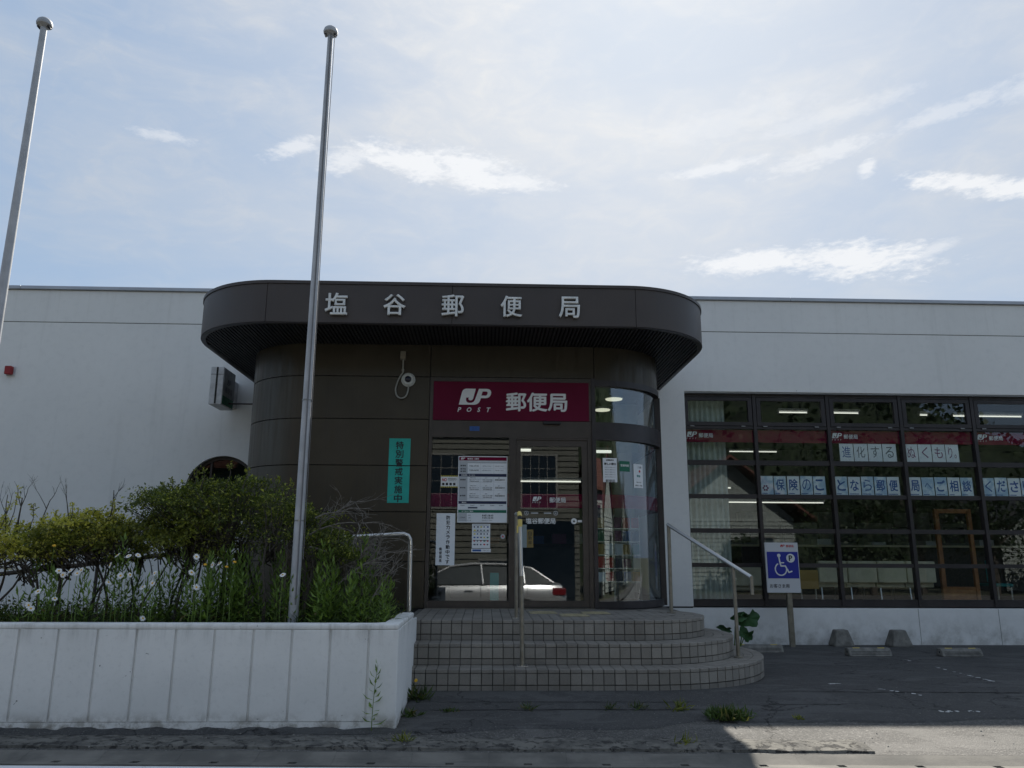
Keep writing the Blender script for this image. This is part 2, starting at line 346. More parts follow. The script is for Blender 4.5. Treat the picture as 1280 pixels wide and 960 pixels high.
M['siding'] = mat('siding_beige', (.24, .24, .19), .7, fn=mottle((.085, .088, .075), (.115, .118, .10), 3.))
M['siding_g'] = mat('siding_greygreen', (.26, .29, .275), .7, fn=mottle((.23, .26, .245), (.29, .32, .305), 3.))
M['roof_r'] = mat('roof_redbrown', (.12, .045, .032), .8, fn=mottle((.09, .034, .025), (.15, .06, .042), 4.))
M['roof_d'] = mat('roof_dark', (.05, .05, .055), .7)
M['trim'] = mat('house_trim', (.20, .20, .19), .6)
M['hwin'] = mat('house_window', (.012, .02, .03), .12)
M['hill'] = mat('forest_floor', (.015, .025, .01), .95, fn=mottle((.010, .018, .008), (.025, .04, .015), .6))
M['field'] = mat('far_ground', (.06, .07, .04), .95, fn=mottle((.045, .06, .03), (.09, .085, .06), .3))

# ------------------------------------------------------------------ object helpers
WL = {}
def thing(name, label, cat, loc=(0, 0, 0), group=None, kind=None):
    o = bpy.data.objects.new(name, None); C.objects.link(o); o.location = loc; o.empty_display_size = .1
    if label: o['label'] = label
    if cat: o['category'] = cat
    if group: o['group'] = group
    if kind: o['kind'] = kind
    WL[o] = Vector(loc); return o
def link(name, me, m, parent=None, label=None, kind=None, cat=None, group=None, smooth=False, origin=None):
    if m is not None and not me.materials:
        for mm in (m if isinstance(m, (list, tuple)) else [m]): me.materials.append(mm)
    n = len(me.vertices)
    a = np.empty(n*3, 'f'); me.vertices.foreach_get('co', a); a = a.reshape(-1, 3)
    if origin is None:
        lo, hi = a.min(0), a.max(0); c = (lo+hi)/2
        if parent is None and kind is None: c[2] = lo[2]
    else: c = np.array(origin, 'f')
    a = a - c.astype('f'); me.vertices.foreach_set('co', a.ravel()); me.update()
    if smooth: me.polygons.foreach_set('use_smooth', [True]*len(me.polygons))
    o = bpy.data.objects.new(name, me); C.objects.link(o)
    cw = Vector([float(v) for v in c])
    if parent is not None: o.parent = parent; o.location = cw - WL[parent]
    else: o.location = cw
    WL[o] = cw
    if label: o['label'] = label
    if kind: o['kind'] = kind
    if cat: o['category'] = cat
    if group: o['group'] = group
    return o
def pymesh(name, V, F):
    me = bpy.data.meshes.new(name); me.from_pydata([tuple(map(float, v)) for v in V], [], F); me.update(); return me
class B:
    """collects simple shapes into one mesh"""
    def __init__(s): s.V = []; s.F = []; s.mi = []; s.k = 0
    def add(s, V, F):
        o = len(s.V); s.V += [tuple(v) for v in V]; s.F += [tuple(i+o for i in f) for f in F]; s.mi += [s.k]*len(F); return s
    def box(s, x0, x1, y0, y1, z0, z1):
        return s.add([(x0, y0, z0), (x1, y0, z0), (x1, y1, z0), (x0, y1, z0), (x0, y0, z1), (x1, y0, z1), (x1, y1, z1), (x0, y1, z1)],
                     [(0, 3, 2, 1), (4, 5, 6, 7), (0, 1, 5, 4), (1, 2, 6, 5), (2, 3, 7, 6), (3, 0, 4, 7)])
    def tube(s, pts, r, n=8, cap=True, flat=None):
        P = [Vector(p) for p in pts]; rs = r if isinstance(r, (list, tuple)) else [r]*len(P); V = []; F = []
        pa = None
        for i, p in enumerate(P):
            d = (P[min(i+1, len(P)-1)] - P[max(i-1, 0)]).normalized()
            a = d.cross(Vector((0, 0, 1))) if pa is None else pa - d*pa.dot(d)
            if a.length < 1e-3: a = Vector((1, 0, 0)) if abs(d.x) < .9 else Vector((0, 1, 0)); a = a - d*a.dot(d)
            a.normalize(); b = d.cross(a); pa = a
            for k in range(n): an = 2*PI*k/n; V.append(p + (a*math.cos(an) + b*math.sin(an))*rs[i])
        for i in range(len(P)-1):
            for k in range(n): F.append((i*n+k, i*n+(k+1) % n, (i+1)*n+(k+1) % n, (i+1)*n+k))
        if cap: F.append(tuple(range(n-1, -1, -1))); F.append(tuple((len(P)-1)*n+k for k in range(n)))
        return s.add(V, F)
    def lathe(s, prof, c, n=16):
        V = []; F = []
        for (r, z) in prof:
            for k in range(n): an = 2*PI*k/n; V.append((c[0]+r*math.cos(an), c[1]+r*math.sin(an), c[2]+z))
        for i in range(len(prof)-1):
            for k in range(n): F.append((i*n+k, i*n+(k+1) % n, (i+1)*n+(k+1) % n, (i+1)*n+k))
        F.append(tuple(range(n-1, -1, -1))); F.append(tuple((len(prof)-1)*n+k for k in range(n)))
        return s.add(V, F)
    def prism(s, pts, z0, z1):
        n = len(pts); V = [(x, y, z0) for x, y in pts]+[(x, y, z1) for x, y in pts]
        F = [tuple(range(n-1, -1, -1)), tuple(range(n, 2*n))]+[(i, (i+1) % n, n+(i+1) % n, n+i) for i in range(n)]
        return s.add(V, F)
    def ribbon(s, path, z0, z1, th):
        """upright band following a plan path (list of (x,y,nx,ny)); th = thickness inwards"""
        V = []; F = []
        for (x, y, nx, ny) in path:
            V += [(x, y, z0), (x, y, z1), (x-nx*th, y-ny*th, z1), (x-nx*th, y-ny*th, z0)]
        n = len(path)
        for i in range(n-1):
            a = i*4; b = a+4
            for k in range(4): F.append((a+k, b+k, b+(k+1) % 4, a+(k+1) % 4))
        F += [(0, 1, 2, 3), ((n-1)*4+3, (n-1)*4+2, (n-1)*4+1, (n-1)*4)]
        return s.add(V, F)
    def mesh(s, name='mesh'):
        me = pymesh(name, s.V, s.F)
        if any(s.mi): me.polygons.foreach_set('material_index', s.mi)
        return me
    def obj(s, name, m, parent=None, bev=0, **k):
        me = s.mesh(name)
        bm = bmesh.new(); bm.from_mesh(me)
        bmesh.ops.recalc_face_normals(bm, faces=bm.faces)
        if bev:
            ed = [e for e in bm.edges if len(e.link_faces) == 2 and e.calc_face_angle(0) > .6]
            bmesh.ops.bevel(bm, geom=ed, offset=bev, segments=2 if bev > .012 else 1, affect='EDGES', profile=.6)
        bm.to_mesh(me); bm.free()
        return link(name, me, m, parent, **k)
def box(name, m, x0, x1, y0, y1, z0, z1, parent=None, bev=0, **k):
    return B().box(x0, x1, y0, y1, z0, z1).obj(name, m, parent, bev, **k)
def autosmooth(o, ang=.6):
    me = o.data; bm = bmesh.new(); bm.from_mesh(me)
    for f in bm.faces: f.smooth = True
    for e in bm.edges:
        if len(e.link_faces) == 2 and e.calc_face_angle(0) > ang: e.smooth = False
    bm.to_mesh(me); bm.free()

dgraph = None
def curve_mesh(cu):
    o = bpy.data.objects.new('tmp', cu); C.objects.link(o)
    dg = bpy.context.evaluated_depsgraph_get(); dg.update()
    me = bpy.data.meshes.new_from_object(o.evaluated_get(dg)); bpy.data.objects.remove(o); bpy.data.curves.remove(cu)
    me.materials.clear(); return me
TC = {}
def glyph(body, ext, off, shear=0., bev=0., res=2, align='CENTER', space=1.):
    key = (body, ext, off, shear, bev, space)
    if key not in TC:
        cu = bpy.data.curves.new('txt', 'FONT'); cu.body = body; cu.size = 1; cu.resolution_u = res; cu.offset = off if off < 0 else 0
        cu.extrude = 0; cu.shear = shear; cu.align_x = 'LEFT'; cu.space_line = space
        cu.extrude = ext; cu.bevel_depth = bev; cu.bevel_resolution = 1
        me = curve_mesh(cu); a = np.empty(len(me.vertices)*3, 'f'); me.vertices.foreach_get('co', a); a = a.reshape(-1, 3)
        F = [tuple(p.vertices) for p in me.polygons]; bpy.data.meshes.remove(me)
        if off > 0 and len(a):
            A, FF = [a], list(F)
            for k, (ux, uy) in enumerate(((1, .4), (-1, -.4), (.4, 1), (-.4, -1))):
                c = a+np.array([ux*off, uy*off, 0], 'f'); c[:, 2] *= 1-.05*(k+1); A.append(c); FF += [tuple(i+len(a)*(k+1) for i in f) for f in F]
            a, F = np.concatenate(A), FF
        TC[key] = (a, F)
    return TC[key]
def text(body, x, y, z, w=None, h=None, m=None, parent=None, name='lettering', depth=.001, off=.0, shear=0., bev=0., res=2, yaw=0., fit=None, merge=None, vertical=False, **k):
    """lettering standing upright facing -Y, centred on (x,z) just in front of plane y; w/h = size of its box"""
    if vertical: body = '\n'.join(body)
    a, F = glyph(body, .01, off, shear, bev, res)
    if len(a) == 0: return None
    a = a.copy(); lo, hi = a.min(0), a.max(0); c = (lo+hi)/2; sz = hi-lo
    sx = (w/sz[0]) if w else None; sy = (h/sz[1]) if h else None
    if sx is None: sx = sy
    if sy is None: sy = sx
    a = (a-c)*np.array([sx, sy, depth/max(sz[2], 1e-6)])
    ca, sa = math.cos(yaw), math.sin(yaw)
    V = np.stack([x+a[:, 0]*ca + a[:, 2]*sa, y - depth/2 + a[:, 0]*sa - a[:, 2]*ca, z+a[:, 1]], 1)
    if merge is not None: merge.add(V.tolist(), F); return None
    return link(name, pymesh(name, V, F), m, parent, **k)
def flat(outers, holes, th, res=2):
    cu = bpy.data.curves.new('c', 'CURVE'); cu.dimensions = '2D'; cu.fill_mode = 'BOTH'; cu.extrude = th/2
    for pts in outers+holes:
        sp = cu.splines.new('POLY'); sp.points.add(len(pts)-1)
        for i, p in enumerate(pts): sp.points[i].co = (p[0], p[1], 0, 1)
        sp.use_cyclic_u = True
    me = curve_mesh(cu); a = np.empty(len(me.vertices)*3, 'f'); me.vertices.foreach_get('co', a); a = a.reshape(-1, 3)
    F = [tuple(p.vertices) for p in me.polygons]; bpy.data.meshes.remove(me); return a, F
def upright(a, F, x, y, z, s=1., th=None):
    """put a flat shape (x,y) upright at (x,z), front face at y"""
    b = a.copy(); d = b[:, 2].max()
    return [(x+p[0]*s, y+d-p[2], z+p[1]*s) for p in b.tolist()], F

def plan(xl, xr, yf, r, yb, n=14, x0=None, x1=None, xcut=None):
    """rounded entrance plan, from the left rear round to the right rear: (x, y, nx, ny)"""
    P = [(xl, yb, -1, 0), (xl, yf+r, -1, 0)]
    for i in range(1, n+1):
        a = PI - (PI/2)*i/n; P.append((xl+r+r*math.cos(a), yf+r-r*math.sin(a), math.cos(a), -math.sin(a)))
    for i in range(0, n+1):
        a = PI/2 - (PI/2)*i/n; P.append((xr-r+r*math.cos(a), yf+r-r*math.sin(a), math.cos(a), -math.sin(a)))
    P.append((xr, yb, 1, 0)); return P
def cutx(P, xa, xb, side='front'):
    """part of a plan path with xa<=x<=xb on its front side"""
    O = []
    for i in range(len(P)-1):
        p, q2 = P[i], P[i+1]
        def ins(x):
            t = (x-p[0])/(q2[0]-p[0]); return tuple(p[k]+(q2[k]-p[k])*t for k in range(4))
        if p[0] >= xa-1e-9 and p[0] <= xb+1e-9: O.append(p)
        if q2[0] > p[0]:
            for x in (xa, xb):
                if p[0] < x-1e-9 < q2[0]-2e-9: O.append(ins(x))
    e = P[-1]
    if xa <= e[0] <= xb: O.append(e)
    O2 = []
    for p in O:
        if not O2 or (Vector(p[:2])-Vector(O2[-1][:2])).length > 1e-4: O2.append(p)
    return O2

# ------------------------------------------------------------------ ground
def gz(Y):
    if Y > 7.3: return -.024*(min(Y, 30)-7.3)
    if Y > -2: return -.05*(7.3-Y)
    return -.465
def sheet(name, m, xs, ys, dz=0., kind='structure', jit=0., **k):
    V = []; F = []; nx, ny = len(xs), len(ys)
    for j, y in enumerate(ys):
        for i, x in enumerate(xs): V.append((x, y, gz(y)+dz + (NR.uniform(-jit, jit) if jit else 0)))
    for j in range(ny-1):
        for i in range(nx-1): F.append((j*nx+i, j*nx+i+1, (j+1)*nx+i+1, (j+1)*nx+i))
    return link(name, pymesh(name, V, F), m, kind=kind, **k)
fr = lambda a, b, n: [a+(b-a)*i/n for i in range(n+1)]
sheet('ground', M['field'], [-900, -60, -20, 0, 20, 60, 900], [-900, -60, -30, -10, -2, 0, 7.3, 12, 30, 60, 900], -.06)
sheet('apron', M['asph_old'], fr(-8, 24, 64), [5.562]+fr(5.62, 7.3, 8)+fr(7.6, 12.0, 10), 0.)
# dark lot surface laid over the old apron, with a wandering edge
xs = fr(-.62, 24, 130); V = []; F = []
for i, x in enumerate(xs):
    e = 6.28 + .05*math.sin(x*1.7)+.03*math.sin(x*5.1) - (.25 if x < 1.7 else 0)*(min(1, (1.7-x)/.4)) + NR.uniform(-.012, .012)
    ys = [e, e+.02]+fr(6.45, 7.3, 4)+fr(8, 12., 5)
    for k, y in enumerate(ys): V.append((x, y, gz(y)+(.001 if k == 0 else .012)))
ny = 12
ny = len(ys)
for i in range(len(xs)-1):
    for k in range(ny-1): F.append((i*ny+k, (i+1)*ny+k, (i+1)*ny+k+1, i*ny+k+1))
link('parking_lot', pymesh('lot', V, F), M['asph_new'], kind='structure')
sheet('road', M['asph_road'], fr(-60, 60, 30), [-6.5, -4, -2, 0, 2, 4, 5.312], -.026)
sheet('white_road_line', M['wline'], fr(-60, 60, 60), [5.12, 5.306], -.020)
sheet('far_pavement', M['asph_old'], fr(-60, 60, 30), [-10.9, -8, -6.5], .02)

# gutter of precast blocks, each with two lifting slots
SK = lambda x: -.030*(max(-12, min(12, x))+1.5)
def skew(o, ymax=99):
    me = o.data; ox, oy = WL[o].x, WL[o].y
    for v in me.vertices:
        if v.co.y+oy < ymax: d = SK(v.co.x+ox); v.co.y += d; v.co.z += .05*d
    me.update()
for nm_, ym_ in (('road', 99), ('white_road_line', 99), ('apron', 5.6)): skew(bpy.data.objects[nm_], ym_)
gut = thing('street_gutter', None, None, (0, 5.43, gz(5.43)), kind='structure')
b = B()
W0, W1, YA, YB = -.2525, .2517, 5.315, 5.56
def gutter_block(x):
    b = B(); z0 = gz(YA)-.12; za = gz(YA)-.012; zm = gz(5.44)-.035; zb = gz(YB)-.006
    sx = x+.0; sw = .027; y0, y1 = 5.375, 5.435
    Xs = [x+W0, sx-sw, sx+sw, x+W1]; Ys = [YA, YA+.06, y0, y1, YB-.03, YB]
    def zz(y):
        return np.interp(y, [YA, YA+.06, 5.41, YB-.03, YB], [za, za-.006, zm, gz(YB-.03)-.006, gz(YB)])
    V = [(xx, yy, zz(yy)) for yy in Ys for xx in Xs]; F = []
    for j in range(5):
        for i in range(3):
            if j == 2 and i == 1: continue
            F.append((j*4+i, j*4+i+1, (j+1)*4+i+1, (j+1)*4+i))
    h = [2*4+1, 2*4+2, 3*4+2, 3*4+1]; n = len(V)
    for v in h: V.append((V[v][0], V[v][1], V[v][2]-.06))
    for a in range(4): F.append((h[a], h[(a+1) % 4], n+(a+1) % 4, n+a))
    F.append((n, n+1, n+2, n+3))
    o = len(V)
    # ends and front face
    V += [(Xs[0], YA, z0), (Xs[3], YA, z0), (Xs[3], YB, z0), (Xs[0], YB, z0)]
    F += [(0, 3, o+1, o), (20, 23, o+2, o+3), tuple([0, 4, 8, 12, 16, 20, o+3, o]), tuple([3, 7, 11, 15, 19, 23, o+2, o+1])]
    return pymesh('gutter_block', V, F)
gm = None
for k in range(34):
    x = -2.737+.505*(k-9)
    if gm is None:
        ob = link('gutter_block', gutter_block(x), M['gutter'], gut); gm = ob; gl0 = ob.location.copy()
    else:
        ob = gm.copy(); C.objects.link(ob); ob.parent = gut; ob.location = gl0 + Vector((x-(-2.737-.505*9), 0, 0))
    ob.rotation_euler = (0, 0, -.030); d_ = SK(x); ob.location.y += d_; ob.location.z += .05*d_
# worn kerb strip between apron and gutter (ends right of the steps)
V = []; F = []; xs = fr(-8, 2.62, 110)
for x in xs:
    e0 = 5.585+NR.uniform(-.012, .012); e1 = 5.90+NR.uniform(-.03, .03)
    V += [(x, e0, gz(e0)-.03), (x, e0+.015, gz(e0)+.018+NR.uniform(-.006, .004)), (x, 5.74, gz(5.74)+.022+NR.uniform(-.005, .005)), (x, e1, gz(e1)+.002)]
for i in range(len(xs)-1):
    for k in range(3): F.append((i*4+k, (i+1)*4+k, (i+1)*4+k+1, i*4+k+1))
n = len(V)-4; F.append((n, n+1, n+2, n+3))
skew(link('kerb_strip', pymesh('kerb_strip', V, F), M['strip'], kind='structure'))
# crumbled asphalt edge along the planter foot
V = []; F = []; xs = fr(-8, -.60, 90)
for x in xs:
    V += [(x, 5.95+NR.uniform(-.03, .02), gz(5.95)+.002), (x, 6.0, gz(6.)+.02+NR.uniform(-.008, .01)), (x, 6.06, gz(6.)+.022+NR.uniform(-.012, .02))]
for i in range(len(xs)-1):
    for k in range(2): F.append((i*3+k, (i+1)*3+k, (i+1)*3+k+1, i*3+k+1))
link('asphalt_lip', pymesh('asphalt_lip', V, F), M['asph_new'], kind='structure')
def seam(name, x0, x1, y, w, slope=0.):
    V = []; F = []; n_ = int((x1-x0)/.04); yy = y
    for i in range(n_+1):
        x = x0+(x1-x0)*i/n_; yy += NR.uniform(-.006, .006)-(yy-y)*.1; a = w*(.4+NR.rand()*1.2)*min(1, 6*i/n_+.1, 6*(n_-i)/n_+.1)
        V += [(x, yy+slope*(x-x0)-a, gz(yy)+.0145), (x, yy+slope*(x-x0)+a, gz(yy)+.0145)]
    for i in range(n_): F.append((2*i, 2*i+2, 2*i+3, 2*i+1))
    link(name, pymesh(name, V, F), M['grout_dark'], kind='structure')
seam('asphalt_seam', -.55, 1.85, 6.60, .010); seam('asphalt_seam', -.5, 1.9, 6.86, .006); seam('asphalt_seam', 2.6, 5.4, 7.25, .008, -.03); seam('asphalt_seam', 2.2, 4.6, 6.75, .006, .05); seam('asphalt_seam', 1.2, 3.3, 7.15, .005, .25)
# remains of a painted bay line
b = B()
def flecks(x0, y0, x1, y1, n, sp):
    for i in range(n):
        t = R.random(); x = x0+(x1-x0)*t+R.uniform(-sp, sp)*.25; y = y0+(y1-y0)*t+R.uniform(-sp, sp); w = R.uniform(.006, .028); k = R.randint(5, 7)
        P = [(x+w*R.uniform(.5, 1.2)*math.cos(a*2*PI/k), y+w*.9*R.uniform(.5, 1.2)*math.sin(a*2*PI/k)) for a in range(k)]
        b.add([(px, py, gz(py)+.016) for px, py in P], [tuple(range(k))])
flecks(5.15, 9.1, 5.0, 7.75, 30, .03); flecks(5.24, 9.9, 5.2, 9.7, 6, .02); flecks(3.70, 6.52, 4.0, 6.52, 16, .02)
flecks(3.85, 7.1, 3.6, 7.35, 10, .03); flecks(4.7, 6.5, 4.75, 6.5, 8, .02); flecks(3.3, 7.7, 3.4, 7.7, 8, .02)
b.obj('faded_bay_line', M['fadeline'], kind='structure')

# ------------------------------------------------------------------ post office building
WY = 12.0; RT = 5.39
po = thing('post_office', 'low white plastered post office with a rounded dark bronze entrance and a long gridded window', 'building', (0, WY, gz(WY)))
def wall_piece(x0, x1, z0, z1, y0=WY, y1=WY+.18, name='wall'): return box(name, M['plaster'], x0, x1, y0, y1, z0, z1, po)
XW0, XW1, WZ0, WZ1 = 3.167, 12.9, .44, 3.79
GR = 4.79
# upper band, above the horizontal joint
wall_piece(-16, 14, GR+.007, 5.325); box('joint_backing', M['concrete'], -16, 14, WY+.010, WY+.17, GR-.02, GR+.02, po)
# left wall with the arched opening
AX, AZ, AR = -4.06, 2.12, .555
arc = [(AX+AR*math.cos(PI-PI*i/28), AZ+AR*math.sin(PI-PI*i/28)) for i in range(29)]
outer = [(-16, -.3), (-2.4, -.3), (-2.4, GR-.007), (-16, GR-.007)]
a, F = flat([outer], [arc+[(AX+AR, 1.7), (AX-AR, 1.7)]], .18)
V, F = upright(a, F, 0, WY, 0); link('wall', pymesh('wall', V, F), M['plaster'], po)
# arch frame and glass
rim = [(AX+(AR)*math.cos(PI-PI*i/28), AZ+(AR)*math.sin(PI-PI*i/28)) for i in range(29)]+[(AX+AR, 1.7), (AX-AR, 1.7)]
rin = [(AX+(AR-.05)*math.cos(PI-PI*i/28), AZ+(AR-.05)*math.sin(PI-PI*i/28)) for i in range(29)]+[(AX+AR-.05, 1.75), (AX-AR+.05, 1.75)]
a, F = flat([rim], [rin], .06); V, F = upright(a, F, 0, WY+.08, 0)
M['dark_glass'] = glassmat('dark_glass', .02, (.55, .6, .6))
aw = link('arched_window', pymesh('arch_frame', V, F), M['frame2'], po)
a, F = flat([rin], [], .008); V, F = upright(a, F, 0, WY+.11, 0); link('pane', pymesh('pane', V, F), M['dark_glass'], aw)
box('mullion', M['frame2'], AX-.22, AX-.19, WY+.085, WY+.13, 1.75, 2.59, aw)
box('blind', M['room'], AX-.6, AX+.6, WY+.30, WY+.32, .7, 2.8, aw)
# right walls: pier, below and above the window
wall_piece(2.0, XW0, WZ0+.012, GR-.007); wall_piece(2.0, 14, -.3, WZ0-.012)
wall_piece(XW0, 14, WZ1, GR-.007); wall_piece(XW1, 14, WZ0+.012, WZ1)
box('joint_backing', M['dark_gap'], 2.0, XW0-.01, WY+.012, WY+.1, WZ0-.02, WZ0+.02, po)
box('window_head', M['coping'], XW0, XW1, WY+.03, WY+.2, WZ1-.02, WZ1-.001, po)
for xj, zb_, zt_ in ((6.62, -.1, .425), (7.87, -.1, .425), (5.0, 3.81, 4.77)):
    box('wall_crack', M['concrete'], xj, xj+.006, WY-.002, WY+.01, zb_, zt_ if zt_ < 1 else 3.82, po)
# coping in lengths with joints
for x0, x1 in [(-16, -7.512), (-7.507, -2.0), (-2.0, 2.0), (2.0, 5.008), (5.013, 10.), (10.005, 14.)]:
    box('coping', M['coping'], x0, x1, WY-.035, WY+.26, 5.33, RT, po, bev=.006)
# shell of the building behind
wall_piece(-16, 14, 3.9, 5.2, WY+.185, WY+.25, 'inner_wall') if False else None
box('roof', M['room'], -16, 14, WY+.185, 26, 5.0, 5.15, po)
box('rear_wall', M['room'], -16, 14, 25.8, 26, -.3, 4.99, po)
box('side_wall', M['plaster'], -16.2, -16.003, WY, 26, -.3, 5.32, po); box('side_wall', M['plaster'], 14.003, 14.2, WY, 26, -.3, 5.32, po)
box('room_floor', M['roomf'], -15.9, 13.9, WY+.2, 25.7, .38, .43, po)
box('room_ceiling', M['room'], -15.9, 13.9, WY+.2, 25.7, 3.84, 3.9, po)
box('partition', M['room'], -2.6, -2.5, WY+.2, 25.7, .44, 3.83, po)
box('partition', M['room'], 3.0, 13.9, 19.0, 19.1, .44, 3.83, po)

# gridded window: columns of panes
WYF = 12.10
cols = [XW0] + [4.325+1.2*i for i in range(0, 8)]; cols[-1] = XW1
rows = [(.553, 1.031), (1.094, 1.553), (1.622, 2.089), (2.155, 2.616), (2.693, 3.200)]
bars = [(1.031, 1.094), (1.553, 1.622), (2.089, 2.155), (2.616, 2.693)]
for ci in range(len(cols)-1):
    xa, xb = cols[ci], cols[ci+1]
    fa, fb = xa+(.0 if ci == 0 else .027), xb-(.027 if ci < len(cols)-2 else 0)
    b = B()
    if ci == 0: b.box(xa, xa+.03, WYF, WYF+.09, WZ0+.012, WZ1-.021)
    b.box(fb, xb+.027 if ci < len(cols)-2 else xb+.02, WYF-.012, WYF+.09, WZ0+.012, WZ1-.021)
    b.box(fa, fb, WYF+.002, WYF+.088, WZ0+.012, .553); b.box(fa, fb, WYF+.002, WYF+.088, 3.723, WZ1-.022)
    b.box(fa, fb, WYF+.004, WYF+.08, 3.200, 3.243)
    w = b.obj('window', M['frame2'], po)
    for (z0, z1) in bars: box('transom_bar', M['frame2'], fa+.001, fb-.001, WYF+.008, WYF+.07, z0, z1, w)
    for (z0, z1) in rows: box('pane', M['glass'], fa-.002, fb+.002, WYF+.040, WYF+.046, z0-.004, z1+.004, w)
    s0, s1 = 3.25, 3.715; b = B(); a0, a1 = fa+.012, fb-.012
    b.box(a0, a0+.065, WYF-.006, WYF+.05, s0, s1); b.box(a1-.065, a1, WYF-.006, WYF+.05, s0, s1)
    b.box(a0+.065, a1-.065, WYF-.006, WYF+.05, s0, 3.309); b.box(a0+.065, a1-.065, WYF-.006, WYF+.05, 3.661, s1)
    vs = b.obj('vent_sash', M['frame2'], w)
    box('pane', M['glass'], a0+.06, a1-.06, WYF+.02, WYF+.026, 3.305, 3.665, w)
    for hx in (a0+.12, a1-.16): box('latch', M['bolt'], hx-.035, hx+.035, WYF-.018, WYF-.006, 3.226, 3.249, w, bev=.004)
    box('maroon_band', M['maroon_film'], fa, fb, WYF+.048, WYF+.052, 2.986, 3.19, w)
    if ci % 2 == 0 and ci < 6: pass

# JP mark as flat shape (unit: height of the mark = 1)
def jp_shape():
    s = 1/205.; cx, cy = 858, 797
    T = lambda P: [((x-cx)*s, (cy-y)*s) for x, y in P]
    outer = [(858, 797), (893, 645), (903, 618), (920, 600), (945, 592), (1068, 592), (1038, 712), (1030, 730), (1018, 739), (1003, 742), (988, 739), (978, 728), (978, 716), (985, 706),
             (950, 706), (946, 722), (947, 742), (956, 760), (972, 771), (993, 775), (1018, 772), (1040, 762), (1056, 742), (1066, 715), (1108, 592), (1212, 592), (1238, 598), (1256, 614), (1263, 638),
             (1257, 670), (1242, 693), (1218, 708), (1195, 712), (1134, 712), (1122, 748), (1106, 774), (1082, 790), (1052, 797)]
    hole = [(1154, 626), (1205, 626), (1216, 634), (1218, 648), (1211, 668), (1198, 679), (1139, 679)]
    return T(outer), T(hole)
JO, JH = jp_shape()
def jp_mark(x, y, z, h, b, th=.002, post=True):
    """x,z = lower left corner of the mark"""
    a, F = flat([[(u*h, v*h) for u, v in JO]], [[(u*h, v*h) for u, v in JH]], th)
    V, F = upright(a, F, x, y-th, z); b.add(V, F)
    if post:
        for i, ch in enumerate('POST'):
            text(ch, x+h*(.06+.545*i), y, z-.30*h, h=.26*h, merge=b, depth=th, off=.02, shear=.25, m=None)

# lettering on the maroon bands (bands 1, 3, 5 ...)
for ci in (0, 2, 4, 6):
    xa = cols[ci] + (.02 if ci == 0 else .03)
    b = B(); jp_mark(xa+.03, WYF+.047, 3.07, .085, b, .001, True)
    text('郵便局', xa+.34, WYF+.047, 3.095, w=.23, merge=b, depth=.001, off=.012)
    b.obj('band_lettering', M['white'], po)

# ---- rounded entrance block
BL, BR, BF, BRD = -3.166, 2.35, 9.5, .95
P0 = plan(BL, BR, BF, BRD, WY)
DJ = -.705
JZ = [.57, 1.113, 1.701, 2.265, 2.845, 3.389, 3.812]
left = cutx(P0, BL-1, DJ-.02)
for i in range(6):
    o = B().ribbon(left, JZ[i]+.006, JZ[i+1]-.006, .03).obj('panel', M['panel'], po); autosmooth(o)
inner = [(x-nx*.022, y-ny*.022, nx, ny) for x, y, nx, ny in left]
B().ribbon(inner, -.3, 3.815, .06).obj('panel_backing', M['dark_gap'], po)
# panels over the doorway and over the curved glass
front = [(x, BF, 0, -1) for x in (DJ-.008, 1.353)]
B().ribbon(front, 3.395, 3.806, .03).obj('panel', M['panel'], po)
right = cutx(P0, 1.363, 9)
o = B().ribbon(right, 3.375, 3.806, .03).obj('panel', M['panel'], po); autosmooth(o)
B().box(DJ-.05, 1.36, BF+.02, BF+.08, 3.36, 3.812).obj('panel_backing', M['dark_gap'], po)
inr = [(x-nx*.022, y-ny*.022, nx, ny) for x, y, nx, ny in right]
B().ribbon(inr, 3.33, 3.812, .05).obj('panel_backing', M['dark_gap'], po)
# curved glazing frame on the right
rf = cutx(P0, 1.33, 9)
o = B().ribbon([(x+nx*.02, y+ny*.02, nx, ny) for x, y, nx, ny in rf], 3.295, 3.372, .09).obj('curved_frame', M['frame2'], po); autosmooth(o)
cf = o
o = B().ribbon([(x+nx*.018, y+ny*.018, nx, ny) for x, y, nx, ny in rf], 2.606, 2.829, .08).obj('curved_band', M['frame2'], cf); autosmooth(o)
o = B().ribbon(rf, .575, .657, .08).obj('sill', M['frame2'], cf); autosmooth(o)
gl = [(x-nx*.03, y-ny*.03, nx, ny) for x, y, nx, ny in rf]
o = B().ribbon(gl, 2.829, 3.295, .008).obj('curved_pane', M['cglass'], cf); autosmooth(o)
o = B().ribbon(gl, .657, 2.606, .008).obj('curved_pane', M['cglass'], cf); autosmooth(o)
gl2 = [(x-nx*.042, y-ny*.042, nx, ny) for x, y, nx, ny in cutx(P0, 1.37, 9)]
o = B().ribbon(gl2, 1.765, 1.935, .002).obj('maroon_band', M['maroon_film'], cf); autosmooth(o)
# end post of the curved glass, where it turns to the wall
ea = math.radians(12)
px, py = BR-BRD+BRD*math.cos(ea), BF+BRD-BRD*math.sin(ea)
B().box(px-.04, px+.03, py-.02, py+.05, .575, 3.3).obj('end_post', M['frame2'], cf)
B().ribbon([(BR, 10.45, 1, 0), (BR, WY, 1, 0)], .575, 3.3, .04).obj('side_panel', M['plaster'], po)
box('curved_mullion', M['frame2'], 1.318, 1.366, BF-.022, BF+.07, .575, 3.39, cf)
